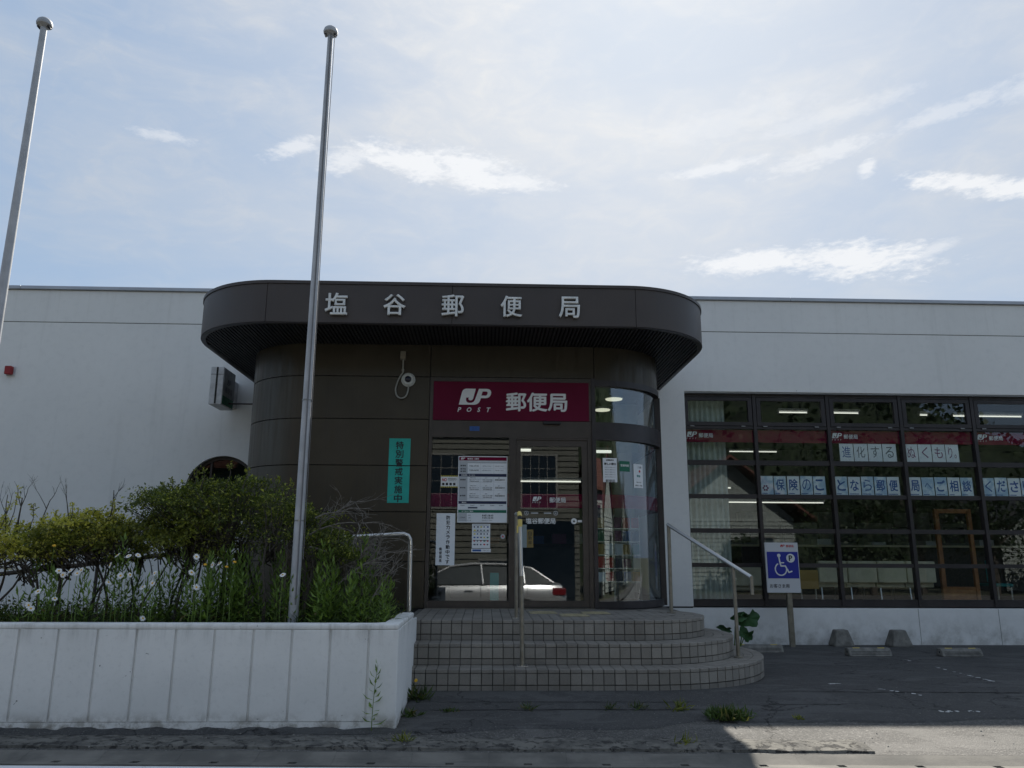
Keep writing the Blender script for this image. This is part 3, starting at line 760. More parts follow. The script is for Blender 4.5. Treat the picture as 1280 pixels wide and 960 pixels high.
# ---- doorway
dw = thing  # alias not used
df = B().box(DJ-.012, DJ+.03, BF-.006, BF+.09, .575, 3.385).box(DJ+.03, 1.317, BF-.006, BF+.09, 3.335, 3.385).box(DJ+.03, 1.317, BF-.002, BF+.088, 2.626, 2.835).obj('doorway_frame', M['frame'], po)
box('mullion', M['frame'], .283, .368, BF-.002, BF+.088, .575, 2.626, df)
fx = B().box(DJ+.03, .283, BF+.010, BF+.07, .575, .660).obj('fixed_light', M['frame'], po)
box('pane', M['glass'], DJ+.03, .283, BF+.035, BF+.043, .655, 2.628, fx)
box('maroon_band', M['maroon_film'], DJ+.031, .282, BF+.045, BF+.048, 1.770, 1.935, fx)
b = B(); b.box(.370, .428, BF+.02, BF+.075, .585, 2.60).box(1.190, 1.262, BF+.02, BF+.075, .585, 2.60).box(.428, 1.190, BF+.02, BF+.075, .585, .662).box(.428, 1.190, BF+.02, BF+.075, 2.522, 2.60)
sd_ = b.obj('sliding_door', M['frame'], po)
box('pane', M['glass'], .425, 1.193, BF+.045, BF+.053, .658, 2.526, sd_)
box('maroon_band', M['maroon_film'], .428, 1.190, BF+.055, BF+.058, 1.765, 1.935, sd_)
box('door_jamb', M['frame'], 1.264, 1.316, BF+.004, BF+.086, .575, 2.626, df)
box('door_track', M['frame'], .37, 1.263, BF+.004, BF+.085, 2.601, 2.626, df)
box('threshold', M['steel_d'], DJ, 1.32, BF-.03, BF+.1, .571, .576, df)
b = B(); jp_mark(.575, BF+.044, 1.845, .055, b, .001); text('郵便局', .885, BF+.044, 1.86, w=.20, merge=b, depth=.001, off=.008); b.obj('band_lettering', M['white'], sd_)
b = B(); text('塩谷郵便局', .675, BF+.044, 1.605, w=.365, merge=b, depth=.001, off=.02)
for i, (cx, cz, r) in enumerate([(1.085, 1.605, .036)]):
    ring = [(r*math.cos(k*PI/10), r*math.sin(k*PI/10)) for k in range(20)]; tri = [(0, .018), (.017, -.012), (-.017, -.012)]
    a, F = flat([ring], [tri], .001); V, F = upright(a, F, cx, BF+.043, cz); b.add(V, F)
b.box(1.13, 1.185, BF+.043, BF+.044, 1.592, 1.618); b.obj('door_lettering', M['white'], sd_, kind='stuff')
b = B()
for cx, s in ((.50, 1), (.86, -1)):
    ring = [(.028*math.cos(k*PI/10), .028*math.sin(k*PI/10)) for k in range(20)]; r2 = [(.021*math.cos(k*PI/10), .021*math.sin(k*PI/10)) for k in range(20)]
    a, F = flat([ring], [r2], .001); V, F = upright(a, F, cx, BF+.043, 1.70); b.add(V, F)
    tri = [(0, .014), (.012, -.008), (-.012, -.008)]; a, F = flat([tri], [], .001); V, F = upright(a, F, cx, BF+.043, 1.70); b.add(V, F)
    b.box(cx+s*.10-.045, cx+s*.10+.045, BF+.043, BF+.044, 1.693, 1.707)
b.obj('door_symbols', M['paper_grey'], sd_)
# ---- canopy
CL, CR, CF, CRD = -3.64, 2.79, 8.58, 1.15
P1 = plan(CL, CR, CF, CRD, WY-.001, 20)
cz0, cz1 = 3.81, 4.272
segs = [(-9, -2.57), (-2.57, -.42), (-.42, 1.737), (1.737, 9)]
can = None
for i, (a0, a1) in enumerate(segs):
    pth = cutx(P1, a0+.003 if i else -9, a1-.003 if i < 3 else 9)
    o = B().ribbon(pth, cz0, cz1, .05).obj('canopy' if can is None else 'fascia_panel', M['fascia'], po if can is None else can); autosmooth(o)
    if can is None: can = o
o = B().ribbon([(x+nx*.012, y+ny*.012, nx, ny) for x, y, nx, ny in P1], cz1+.003, 4.312, .16).obj('cap_trim', M['fascia'], can); autosmooth(o)
o = B().ribbon([(x-nx*.01, y-ny*.01, nx, ny) for x, y, nx, ny in P1], cz0-.012, cz0-.001, .05).obj('edge_trim', M['frame2'], can); autosmooth(o)
B().ribbon([(x-nx*.045, y-ny*.045, nx, ny) for x, y, nx, ny in P1], cz0+.02, 4.28, .03).obj('fascia_backing', M['dark_gap'], can)
B().prism([(x-nx*.06, y-ny*.06) for x, y, nx, ny in P1], 4.22, 4.27).obj('canopy_deck', M['coping'], can)
B().prism([(x-nx*.06, y-ny*.06) for x, y, nx, ny in P1], 3.84, 3.87).obj('soffit_backing', M['black'], can)
b = B(); x = CL+.06
while x < CR-.06:
    # front end of this slat on the outline
    ccx = CL+CRD if x < CL+CRD else (CR-CRD if x > CR-CRD else None)
    yf = CF+.05 if ccx is None else CF+CRD-math.sqrt(max((CRD-.055)**2-(x-ccx)**2, 0))
    b.box(x, x+.026, yf, WY-.01, 3.806, 3.826); x += .046
b.obj('soffit_slat', M['soffit'], can, kind='stuff')
# raised characters on the fascia
for ch, x, w, h in [('塩', -1.758, .262, .268), ('谷', -1.086, .262, .258), ('郵', -.410, .262, .268), ('便', .272, .256, .262), ('局', .948, .250, .262)]:
    text(ch, x, CF-.012, 4.024, w=w, h=h, m=M['letter'], parent=can, name='character', depth=.032, off=-.004, bev=.022, res=3)
# ---- flat covers inside the entrance
B().prism([(x-nx*.09, y-ny*.09) for x, y, nx, ny in P0], .50, .565).obj('lobby_floor', M['roomf'], po)
B().prism([(x-nx*.12, y-ny*.12) for x, y, nx, ny in P0], 3.45, 3.5).obj('lobby_ceiling', M['room'], po)
B().prism([(x-nx*.08, y-ny*.08) for x, y, nx, ny in P0], 3.83, 3.838).obj('lobby_roof', M['room'], po)
box('lobby_wall', M['room'], DJ-.35, DJ-.25, BF+.08, WY+.2, .57, 3.45, po)

# steps ------------------------------------------------------------------
SC = (1.5, 8.75)
steps = thing('entrance_steps', 'three curved entrance steps and landing clad in small brown grey tiles', 'steps', (0.8, 8.3, -.02))
def step_plan(r, n=28, x0=-.78, inset=0.):
    P = [(x0, SC[1]-r+inset)]
    for i in range(n+1):
        a = -PI/2+PI*i/n; P.append((SC[0]+(r-inset)*math.cos(a), SC[1]+(r-inset)*math.sin(a)))
    P.append((x0, SC[1]+r-inset)); return P
RI = [1.46, 1.17, .88]; TZ = [.19, .38, .57]
for r, z, z0 in zip(RI, TZ, (-.12, .15, .34)):
    if z == .57:
        P = step_plan(r, inset=.006)[:-1]
        B().prism(P+[(2.2, 9.8), (2.2, 12.2), (-.78, 12.2)][:1]+[(-.78, 9.7)], z0, z-.006).obj('step_core', M['grout'], steps)
    else: B().prism(step_plan(r, inset=.006), z0, z-.006).obj('step_core', M['grout'], steps)
# fill behind the curved steps up to the wall
box('landing_core', M['grout'], -.78, 2.29, BF-.3, WY-.01, -.2, .563, steps)
def unit_tile(w, h, d, bv=.003):
    b = B(); b.box(-w/2, w/2, 0, d, -h/2, h/2); me = b.mesh('tile'); bm = bmesh.new(); bm.from_mesh(me)
    bmesh.ops.recalc_face_normals(bm, faces=bm.faces)
    ed = [e for e in bm.edges if all(abs(v.co.y) < 1e-6 for v in e.verts)]
    bmesh.ops.bevel(bm, geom=ed, offset=bv, segments=1, affect='EDGES'); bm.to_mesh(me); bm.free()
    me.materials.append(M['tile']); return me
t_full, t_nose = unit_tile(.093, .096, .012), unit_tile(.093, .030, .016)
restV = B()
def path_at(r, s):
    L = SC[0]-(-.72)
    if s < L: return (-.72+s, SC[1]-r, 0.)
    a = (s-L)/r; return (SC[0]+r*math.sin(a), SC[1]-r*math.cos(a), a)
ntile = 0
tiles_full = []; 
for r, z in zip(RI, TZ):
    L = 2.22 + r*math.radians(150); s = .05
    while s < L:
        x, y, a = path_at(r, s); seen = s < 2.22+r*math.radians(118)
        for me, dzc, off in ((t_nose, .016, -.003), (t_full, .083, 0.)):
            px = x-math.sin(a)*off*-1; 
            c = Vector((x+math.sin(a)*(.004-off), y-math.cos(a)*(.004-off), z-dzc))
            if seen and ntile < 300:
                o = bpy.data.objects.new('tile', me); C.objects.link(o); o.parent = steps; o.location = c-WL[steps]
                o.rotation_euler = (R.uniform(-.01, .01), 0, a+R.uniform(-.008, .008)); ntile += 1
            else:
                ca, sa = math.cos(a), math.sin(a); w = .0465; h = .048 if me is t_full else .015
                V = [(c.x+u*ca-v*sa, c.y+u*sa+v*ca, c.z+k) for u in (-w, w) for v in (0, .012) for k in (-h, h)]
                restV.add(V, [(0, 1, 5, 4), (2, 3, 1, 0), (4, 5, 7, 6), (1, 3, 7, 5), (0, 4, 6, 2), (2, 6, 7, 3)])
        # partial tile at the foot
        ca, sa = math.cos(a), math.sin(a); c = Vector((x+sa*.004, y-ca*.004, z-.162)); w = .0465; h = .024
        V = [(c.x+u*ca-v*sa, c.y+u*sa+v*ca, c.z+k) for u in (-w, w) for v in (0, .012) for k in (-h, h)]
        restV.add(V, [(0, 1, 5, 4), (2, 3, 1, 0), (4, 5, 7, 6), (1, 3, 7, 5), (0, 4, 6, 2), (2, 6, 7, 3)])
        # tread tiles behind the nosing: three short rows
        for k in range(3):
            ra, rb = r-.002-k*.097, r-.002-(k+1)*.097+.006
            if s < 2.22:
                ya, yb = SC[1]-ra, SC[1]-rb
                V = [(x-.0465, ya, z), (x+.0465, ya, z), (x+.0465, yb, z), (x-.0465, yb, z)]
            else:
                da = .0465/r; V = [(SC[0]+rr*math.sin(aa), SC[1]-rr*math.cos(aa), z) for rr, aa in ((ra, a-da), (ra, a+da), (rb, a+da), (rb, a-da))]
            zz = z+R.uniform(-.0005, .0005)
            V = [(v[0], v[1], zz) for v in V]; V += [(v[0], v[1], z-.006) for v in V]
            restV.add(V, [(0, 1, 2, 3), (0, 4, 5, 1), (1, 5, 6, 2), (2, 6, 7, 3), (3, 7, 4, 0)])
        s += .1
# landing field
y = SC[1]-.88+.295
j = 0
while y < BF-.035:
    x = -.72+.05
    y1 = min(y+.194, BF-.032)
    while x < 2.36:
        dx_, dy_ = x-SC[0], (y+y1)/2-SC[1]
        if x < SC[0] or math.hypot(dx_, dy_) < .86-.27:
            if not any(tx0-.04 < x < tx1+.04 and ty0-.1 < (y+y1)/2 < ty1+.1 for tx0, tx1, ty0, ty1 in ()):
                V = [(x-.0465, y, .57), (x+.0465, y, .57), (x+.0465, y1, .57), (x-.0465, y1, .57)]; V += [(v[0], v[1], .564) for v in V]
                restV.add(V, [(0, 1, 2, 3), (0, 4, 5, 1), (1, 5, 6, 2), (2, 6, 7, 3), (3, 7, 4, 0)])
        x += .1
    y += .2
o = restV.obj('tile', M['tile'], steps, kind='stuff')
# tactile paving squares: slab with raised bars
TP = thing('tactile_paving', 'worn pale yellow tactile tiles laid on the landing before the sliding door', 'tactile tiles', (.9, 9.0, .572))
for (x0, y0) in ((.50, 8.70), (.805, 8.33), (1.08, 8.66)):
    b = B().box(x0, x0+.295, y0, y0+.295, .5715, .578)
    for k in range(4): b.box(x0+.03, x0+.265, y0+.04+k*.065, y0+.062+k*.065, .578, .583)
    b.obj('tactile_tile', M['tactile'], TP)

# ------------------------------------------------------------------ things fixed to the building
rs = thing('post_office_sign', 'wide maroon sign panel with white mark and characters above the doorway', 'sign', (.3, BF, 2.84))
box('sign_panel', M['maroon'], DJ+.032, 1.285, BF-.012, BF-.004, 2.838, 3.331, rs)
box('side_trim', M['frame'], 1.286, 1.316, BF-.008, BF-.003, 2.838, 3.333, rs)
b = B(); jp_mark(-.353, BF-.013, 3.035, .205, b, .003, False); b.obj('post_mark', M['white'], rs)
for i, ch in enumerate('POST'): text(ch, -.345+.122*i, BF-.0135, 2.972, h=.058, m=M['white'], parent=rs, name='letter', depth=.002, off=.022, shear=.25)
b = B(); text('郵便局', .625, BF-.0135, 3.078, w=.775, h=.245, merge=b, depth=.002, off=.024, res=3); b.obj('lettering', M['white'], rs)
sensor = box('door_sensor', M['black_tape'], .71, .925, BF-.045, BF-.004, 2.793, 2.832, bev=.006, label='small black motion sensor box just under the maroon sign', cat='sensor')
bs = thing('blue_sticker', 'small blue number sticker on the brown rail above the left glass panel', 'sticker', (-.155, BF-.004, 2.71))
box('plate', M['blue_l'], -.213, -.09, BF-.006, BF-.0035, 2.705, 2.762, bs)
b = B(); text('三八', -.151, BF-.0063, 2.733, w=.07, merge=b, depth=.001); b.obj('lettering', M['navy'], bs)

gs = thing('green_notice_strip', 'bright teal green vertical notice strip with black characters on the bronze wall', 'notice', (-1.07, BF-.003, 1.81))
box('strip', M['teal'], -1.203, -.940, BF-.0045, BF-.001, 1.808, 2.255, gs); box('strip', M['teal'], -1.203, -.940, BF-.0045, BF-.001, 2.268, 2.600, gs)
b = B()
for i, ch in enumerate('特別警戒実施中'): text(ch, -1.072, BF-.0048, 2.515-.1085*i, w=.098, h=.098, merge=b, depth=.001, off=.022)
b.obj('lettering', M['text_dark'], gs)

# CCTV dome with cable loop
cc = thing('cctv_camera', 'round white dome security camera with looped grey cable on the bronze wall', 'camera', (-.995, BF, 3.3))
def disc(b, cx, cz, y0, y1, r0, r1, n=24):
    V = [(cx+r0*math.cos(2*PI*k/n), y1, cz+r0*math.sin(2*PI*k/n)) for k in range(n)]+[(cx+r1*math.cos(2*PI*k/n), y0, cz+r1*math.sin(2*PI*k/n)) for k in range(n)]
    b.add(V, [tuple(range(n)), tuple(range(2*n-1, n-1, -1))]+[(k, (k+1) % n, n+(k+1) % n, n+k) for k in range(n)])
b = B(); disc(b, -.995, 3.345, BF-.02, BF-.001, .088, .088); disc(b, -.995, 3.345, BF-.05, BF-.019, .084, .066)
o = b.obj('housing', M['cctv'], cc); autosmooth(o)
b = B()
for i in range(7):
    a0, a1 = i*PI/14, (i+1)*PI/14
    disc(b, -.995, 3.345, BF-.05-.042*math.sin(a1), BF-.05-.042*math.sin(a0), .042*math.cos(a0), .042*math.cos(a1)+1e-4, 20)
o = b.obj('dome', M['cctv_lens'], cc); autosmooth(o, 1.2)
for k in range(4):
    b = B(); an = PI/4+k*PI/2; disc(b, -.995+.068*math.cos(an), 3.345+.068*math.sin(an), BF-.043, BF-.03, .006, .006, 8); b.obj('screw', M['bolt'], cc)
pts = [(-1.066, BF-.02, 3.60), (-1.066, BF-.02, 3.47), (-1.066, BF-.02, 3.44), (-1.11, BF-.025, 3.36), (-1.145, BF-.025, 3.25), (-1.145, BF-.025, 3.18), (-1.12, BF-.025, 3.125), (-1.07, BF-.025, 3.105), (-1.02, BF-.025, 3.13), (-.995, BF-.025, 3.19), (-.99, BF-.02, 3.27)]
def smooth_pts(p, n=4):
    P = [Vector(v) for v in p]; O = []
    for i in range(len(P)-1):
        a, b2, c2, d = P[max(i-1, 0)], P[i], P[i+1], P[min(i+2, len(P)-1)]
        for k in range(n):
            u = k/n; O.append(.5*((2*b2)+(c2-a)*u+(2*a-5*b2+4*c2-d)*u*u+(3*b2-a-3*c2+d)*u**3))
    O.append(P[-1]); return O
o = B().tube(smooth_pts(pts), .010, 8).obj('cable', M['cable'], cc); autosmooth(o, 1.2)
box('junction_box', M['steel_d'], -1.103, -1.033, BF-.05, BF-.001, 3.600, 3.712, cc, bev=.004)
B().lathe([(.016, 0), (.016, .03)], (-1.066, BF-.02, 3.452), 10).obj('cable_gland', M['cable'], cc)

# red lamp box on the left wall
rb = thing('red_lamp_box', 'small red box lamp fixed high on the white wall, far left', 'alarm lamp', (-7.47, WY, 3.9))
box('lamp_cover', M['red_box'], -7.53, -7.43, WY-.09, WY-.012, 3.915, 4.045, rb, bev=.008); box('back_plate', M['sign_case'], -7.535, -7.405, WY-.013, WY-.001, 3.90, 4.05, rb)

# projecting box sign on the left
ps = thing('projecting_box_sign', 'weathered grey box sign with green lower band projecting from the wall beside the entrance', 'sign', (-3.98, 11.45, 3.34))
sx0, sx1, sy0, sy1, sz0, sz1 = -4.085, -3.885, 11.2, 11.72, 3.335, 3.90
box('case', M['sign_case'], sx0, sx1-.008, sy0, sy1, sz0, sz1, ps, bev=.006)
box('front_seam', M['dark_gap'], -4.002, -3.976, sy0-.004, sy0, sz0+.01, sz1-.005, ps)
box('front_seam', M['dark_gap'], sx0+.004, sx1-.012, sy0-.003, sy0, 3.782, 3.788, ps)
box('face', M['sign_face'], sx1-.008, sx1-.001, sy0+.015, sy1-.015, 3.475, sz1-.015, ps)
box('green_band', M['green_p'], sx1-.008, sx1-.001, sy0+.015, sy1-.03, sz0+.015, 3.472, ps)
b = B(); jp_mark(0, 0, 0, .085, b, .001, False)
V = [(sx1+.0005+(v[1]), 11.36+v[0], 3.66+v[2]) for v in b.V]; link('post_mark', pymesh('pm', V, b.F), M['text_grey'], ps)
b = B(); text('郵便局', 0, 0, 0, w=.30, merge=b, depth=.001, off=.01)
V = [(sx1+.0005+v[1], 11.45+v[0], 3.58+v[2]) for v in b.V]; link('lettering', pymesh('pl', V, b.F), M['text_grey'], ps)
B().tube([(-3.9, 11.5, 3.40), (-3.1, 11.5, 3.40)], .012, 8).obj('stay_rod', M['frame2'], ps); box('stay_clamp', M['frame2'], -3.50, -3.475, 11.47, 11.53, 3.36, 3.44, ps)
box('wall_bracket', M['sign_case'], -4.04, -3.93, sy1, WY, 3.42, 3.82, ps)

# notices on the glass (sheets 2 mm thick, stuck inside the pane)
NY = BF+.033
nb = thing('opening_hours_board', 'white opening hours board with maroon, navy and green header bars on the left glass panel', 'notice board', (-.04, NY, 1.58))
X0, X1, Z0, Z1 = -.345, .262, 1.58, 2.392
box('board', M['paper'], X0, X1, NY-.004, NY, Z0, Z1, nb)
def band(m, u0, u1, v0, v1, y=.005): return box('header_bar', m, X0+(X1-X0)*u0, X0+(X1-X0)*u1, NY-y, NY-.004, Z1-(Z1-Z0)*v1, Z1-(Z1-Z0)*v0, nb)
H = 512.  # board height in reading units
def vv(p): return (p-155)/(680+800-155-0)  # unused
def rowz(f): return Z1-(Z1-Z0)*f
band(M['maroon_film'], .015, .985, .012, .068); band(M['navy'], .015, .985, .268, .312); band(M['navy'], .015, .985, .680, .722); band(M['green_p'], .015, .985, .812, .855)
band(M['paper_grey'], .015, .19, .075, .262); band(M['paper_grey'], .015, .19, .318, .672); band(M['paper_grey'], .015, .19, .86, .985)
band(M['paper_grey'], .19, .985, .078, .108); band(M['navy'], .21, .40, .770, .790)
bw, bk, bg_ = B(), B(), B()
def T(s, u, f, w=None, h=None, buf=None, off=.0): text(s, X0+(X1-X0)*u, NY-.0053, rowz(f), w=w, h=h, merge=buf, depth=.0006, off=off, res=1)
jp_mark(X0+.03, NY-.0052, rowz(.053), .026, bw, .0006, False)
T('郵便局 ご案内', .30, .04, h=.022, buf=bw, off=.02); T('取扱業務・サービス', .20, .290, h=.018, buf=bw, off=.02); T('連絡先', .13, .702, h=.018, buf=bw, off=.02); T('ＡＴＭのご案内', .20, .834, h=.020, buf=bw, off=.02)
for s, f in (('郵便', .145), ('貯金', .195), ('保険', .232)): T('■ '+s, .10, f, h=.020, buf=bk, off=.02)
T('9:00-17:00', .32, .150, h=.020, buf=bk, off=.02); T('9:00-16:00', .32, .215, h=.020, buf=bk, off=.02)
for u in (.58, .84): T('お取り扱いしません', u, .150, w=.11, buf=bg_); T('お取り扱いしません', u, .215, w=.11, buf=bg_)
for s, f in (('郵便', .36), ('貯金', .48), ('保険', .60)): T('■ '+s, .10, f, h=.020, buf=bk, off=.02)
for i, f in enumerate((.345, .465, .585)):
    for u, s in ((.30, '郵便物の引受'), (.57, '販売'), (.83, '集荷')): T(s, u, f-.015, h=.011, buf=bg_)
    for u, s in ((.33, '書留 小包 ゆうパック'), (.60, '切手 はがき 印紙'), (.85, '再配達受付')): T(s, u, f+.015, w=.12, buf=bk)
    for u, s in ((.33, '配達証明 内容証明'), (.60, '年金 国債 送金')): T(s, u, f+.04, w=.11, buf=bg_)
for u in (.10, .30, .50, .70, .88): T('電話番号', u, .745, h=.012, buf=bg_)
T('8:45-18:00', .61, .895, h=.024, buf=bk, off=.02); T('9:00-12:30', .61, .930, h=.024, buf=bk, off=.02); T('お取り扱いしません', .60, .968, w=.13, buf=bg_)
T('ご利用時間', .10, .925, h=.013, buf=bg_)
for s, f in (('平日', .893), ('土曜', .930), ('日・祝', .968)): T(s, .24, f, h=.014, buf=bg_)
bw.obj('header_lettering', M['white'], nb); bk.obj('lettering', M['text_dark'], nb); bg_.obj('small_print', M['text_grey'], nb)
ln = B()
for f in (.185, .395, .52, .645, .80): ln.box(X0+.01, X1-.01, NY-.0048, NY-.004, rowz(f), rowz(f)+.0015)
for u in (.45, .72): ln.box(X0+(X1-X0)*u, X0+(X1-X0)*u+.0015, NY-.0048, NY-.004, rowz(.67), rowz(.08))
ln.obj('rule_line', M['paper_grey'], nb)

def sheet_notice(name, label, x0, x1, z0, z1, m=M['paper'], y=NY, cat='notice'):
    t = thing(name, label, cat, ((x0+x1)/2, y, z0)); box('paper', m, x0, x1, y-.002, y, z0, z1, t); return t
n1 = sheet_notice('camera_notice', 'tall white strip notice with vertical black characters low on the left glass', -.598, -.370, 1.072, 1.690)
b = B()
for i, ch in enumerate('防犯カメラ作動中です'): text(ch, -.455, NY-.0023, 1.638-.0585*i, w=.048 if ch not in 'っ' else .03, h=.050, merge=b, depth=.0008, off=.025)
for i, ch in enumerate('郵便局長'): text(ch, -.54, NY-.0023, 1.262-.046*i, w=.034, h=.038, merge=b, depth=.0008, off=.025)
b.obj('lettering', M['text_dark'], n1)
n2 = sheet_notice('warning_sticker', 'small white warning sticker with yellow striped edges and red NO lettering', -.556, -.347, 2.003, 2.150, M['white'])
for z in (2.003, 2.136):
    box('yellow_edge', M['yellow_p'], -.556, -.347, NY-.0032, NY-.002, z, z+.014, n2)
    b = B()
    for k in range(9): xx = -.548+k*.0225; b.add([(xx, NY-.0036, z), (xx+.009, NY-.0036, z), (xx+.015, NY-.0036, z+.014), (xx+.006, NY-.0036, z+.014)], [(0, 1, 2, 3)])
    b.obj('stripe', M['text_dark'], n2)
b = B(); text('NO', -.512, NY-.0025, 2.098, w=.055, h=.040, merge=b, depth=.0008, off=.03); b.obj('lettering', M['red_p'], n2)
b = B(); text('特殊詐欺被害防止', -.415, NY-.0025, 2.108, w=.11, merge=b, depth=.0008, off=.02); text('だまされないで', -.415, NY-.0025, 2.088, w=.10, merge=b, depth=.0008)
for k in range(4): b.box(-.54+k*.045, -.512+k*.045, NY-.0028, NY-.002, 2.030, 2.060)
b.obj('small_print', M['text_dark'], n2)
n3 = sheet_notice('payment_poster', 'small white poster with rows of tiny coloured marks below the opening hours board', -.163, .058, 1.275, 1.565)
hues = [M['red_p'], M['blue_l'], M['navy'], M['yellow_p'], M['green_p'], M['text_grey']]
for r_ in range(6):
    zz = 1.528-.042*r_
    for c_ in range(5):
        xx = -.143+c_*.04; w = R.uniform(.014, .026); box('colour_mark', R.choice(hues), xx, xx+w, NY-.0028, NY-.002, zz-.008, zz+.008, n3)
b = B()
for zz in (1.548, 1.465, 1.365): b.box(-.15, .045, NY-.0028, NY-.002, zz, zz+.006)
b.obj('rule_line', M['text_grey'], n3)
n4 = sheet_notice('price_strip', 'narrow white and blue strip notice at the foot of the small poster', -.168, .066, 1.228, 1.268); box('blue_half', M['blue_l'], -.155, -.05, NY-.0028, NY-.002, 1.236, 1.260, n4)
b = B(); text('ご利用ください', .01, NY-.0025, 1.248, w=.09, merge=b, depth=.0006); b.obj('lettering', M['text_grey'], n4)
n5 = thing('round_sticker', 'small round pale pink sticker near the right edge of the left glass panel', 'sticker', (.21, NY, 1.38))
b = B(); disc(b, .212, 1.415, NY-.002, NY, .028, .028); b.obj('sticker', M['paper_grey'], n5)
b = B(); a, F = flat([[(0, .016), (.014, -.009), (-.014, -.009)]], [], .001); V, F = upright(a, F, .212, NY-.0031, 1.415); b.add(V, F); b.obj('symbol', M['red_p'], n5)
tb = box('teal_board', M['teal_d'], .062, .168, BF+.06, BF+.075, .665, .985, label='narrow dark teal board standing just inside the left glass panel', cat='board')
wb = thing('door_pocket', 'tan and grey vertical card hanging inside the sliding door', 'card', (.50, BF+.07, 1.3))
box('grey_card', M['paper_grey'], .438, .505, BF+.065, BF+.07, 1.285, 1.56, wb); box('tan_card', M['wood_b'], .506, .585, BF+.065, BF+.07, 1.285, 1.50, wb)
b = B()
for i, ch in enumerate('自動扉'): text(ch, .545, BF+.064, 1.455-.055*i, w=.042, merge=b, depth=.0006)
b.obj('lettering', M['wood_d'], wb)
# notices on the curved glass
def on_curve(ang, z, w, h, name, label, m):
    a = math.radians(ang); cx, cy = BR-BRD, BF+BRD
    r = BRD-.028; nn = 6; da = w/r/2; P = []
    for i in range(nn+1):
        aa = a-da+2*da*i/nn; P.append((cx+r*math.sin(aa), cy-r*math.cos(aa), math.sin(aa), -math.cos(aa)))
    t = thing(name, label, 'notice', (cx+r*math.sin(a), cy-r*math.cos(a), z-h/2)); B().ribbon(P, z-h/2, z+h/2, .002).obj('paper', m, t)
    def put(body, du, dz_, w_, mm, off=.0, nm='lettering'):
        b = B(); text(body, 0, 0, z+dz_, w=w_, merge=b, depth=.001, off=off)
        V = []
        for v in b.V:
            aa = a+(v[0]+du)/r; V.append((cx+(r+.001-v[1])*math.sin(aa), cy-(r+.001-v[1])*math.cos(aa), v[2]))
        link(nm, pymesh(nm, V, b.F), mm, t)
    return t, put
t_, put = on_curve(9, 2.235, .185, .30, 'curved_glass_notice', 'white notice sheet with black boxed heading on the curved glass', M['paper'])
put('店頭販売中', 0, .125, .10, M['text_dark'], .03); put('新しい窓口', 0, .078, .15, M['text_dark'], .05)
for k in range(5): put('お知らせのご案内について', 0, .035-.03*k, .14, M['text_grey'])
put('郵便局', 0, -.135, .12, M['text_dark'])
t_, put = on_curve(21.5, 2.29, .15, .13, 'green_opening_card', 'small green and white card on the curved glass between two white sheets', M['green_p']); put('営業時間', 0, .01, .12, M['white'], .02)
t_, put = on_curve(35, 2.18, .165, .30, 'keyhole_poster', 'pale poster with a small teal padlock picture at the right of the curved glass', M['paper'])
put('ご注意', .02, .11, .07, M['text_grey']); put('安全', 0, .0, .06, M['teal_d'], .05, 'picture'); put('●', .02, .06, .03, M['red_p'], .0, 'picture'); put('詐欺にご注意', 0, -.08, .08, M['text_grey']); put('郵便局へご相談', 0, -.12, .12, M['text_grey'])

# posters in the long window
def poster(name, ch, x0, x1, z0, z1, label, paper, ink, off=.012, sc=.72):
    t = thing(name, label, 'poster', ((x0+x1)/2, WYF+.06, z0)); box('paper', paper, x0, x1, WYF+.055, WYF+.057, z0, z1, t)
    if ch:
        w = (x1-x0)*sc; text(ch, (x0+x1)/2, WYF+.0545, (z0+z1)/2+.01, w=w*(.8 if ch in 'くりへ' else 1), h=(z1-z0)*(.3 if ch == 'へ' else .62), m=ink, parent=t, depth=.0006, off=off)
    return t
def colx(ci): return cols[ci]+.04
ORD = ['first', 'second', 'third', 'fourth', 'last']; ROM = dict(zip('保険のことなら郵便局へご相談ください。進化するぬくも', 'ho-ken-no-ko-to-na-ra-yuu-bin-kyoku-he-go-sou-dan-ku-da-sa-i-stop-shin-ka-su-ru-nu-ku-mo'.split('-'))); ROM['り。'] = 'ri'
low = [(1, [None, '保', '険', 'の', 'こ']), (2, ['と', 'な', 'ら', '郵', '便']), (3, ['局', 'へ', 'ご', '相', '談']), (4, ['く', 'だ', 'さ', 'い', '。'])]
for ci, chs in low:
    for i, ch in enumerate(chs):
        x0 = colx(ci)+.012+.212*i; x1 = x0+.195
        lab = 'lower row poster sheet lettered %s, %s in the %s window column' % (ROM.get(ch, 'blank'), ORD[i], ORD[ci]) if ch else 'poster sheet with a pink flower picture at the left end of the lower row'
        jz = R.uniform(-.006, .004)
        p_ = poster('poster', ch, x0, x1, 2.158+max(0, jz), 2.452+jz, lab, M['sky_p'] if (i+ci) % 3 else M['paper'], M['blue_l'], .022 if (i+ci) % 4 else .004)
        p_.rotation_euler = (0, R.uniform(-.010, .010), 0)
        box('footer_strip', M['blue_l'], x0+.01, x1-.03-.08*R.random(), WYF+.0535, WYF+.055, 2.170, 2.182, p_)
        if ch is None:
            b = B()
            for k in range(6):
                an = k*PI/3; cx, cz = x0+.07+.035*math.cos(an), 2.26+.035*math.sin(an)
                disc(b, cx, cz, WYF+.053, WYF+.0545, .016, .016, 8)
            b.obj('flower_print', M['violet'], p_)
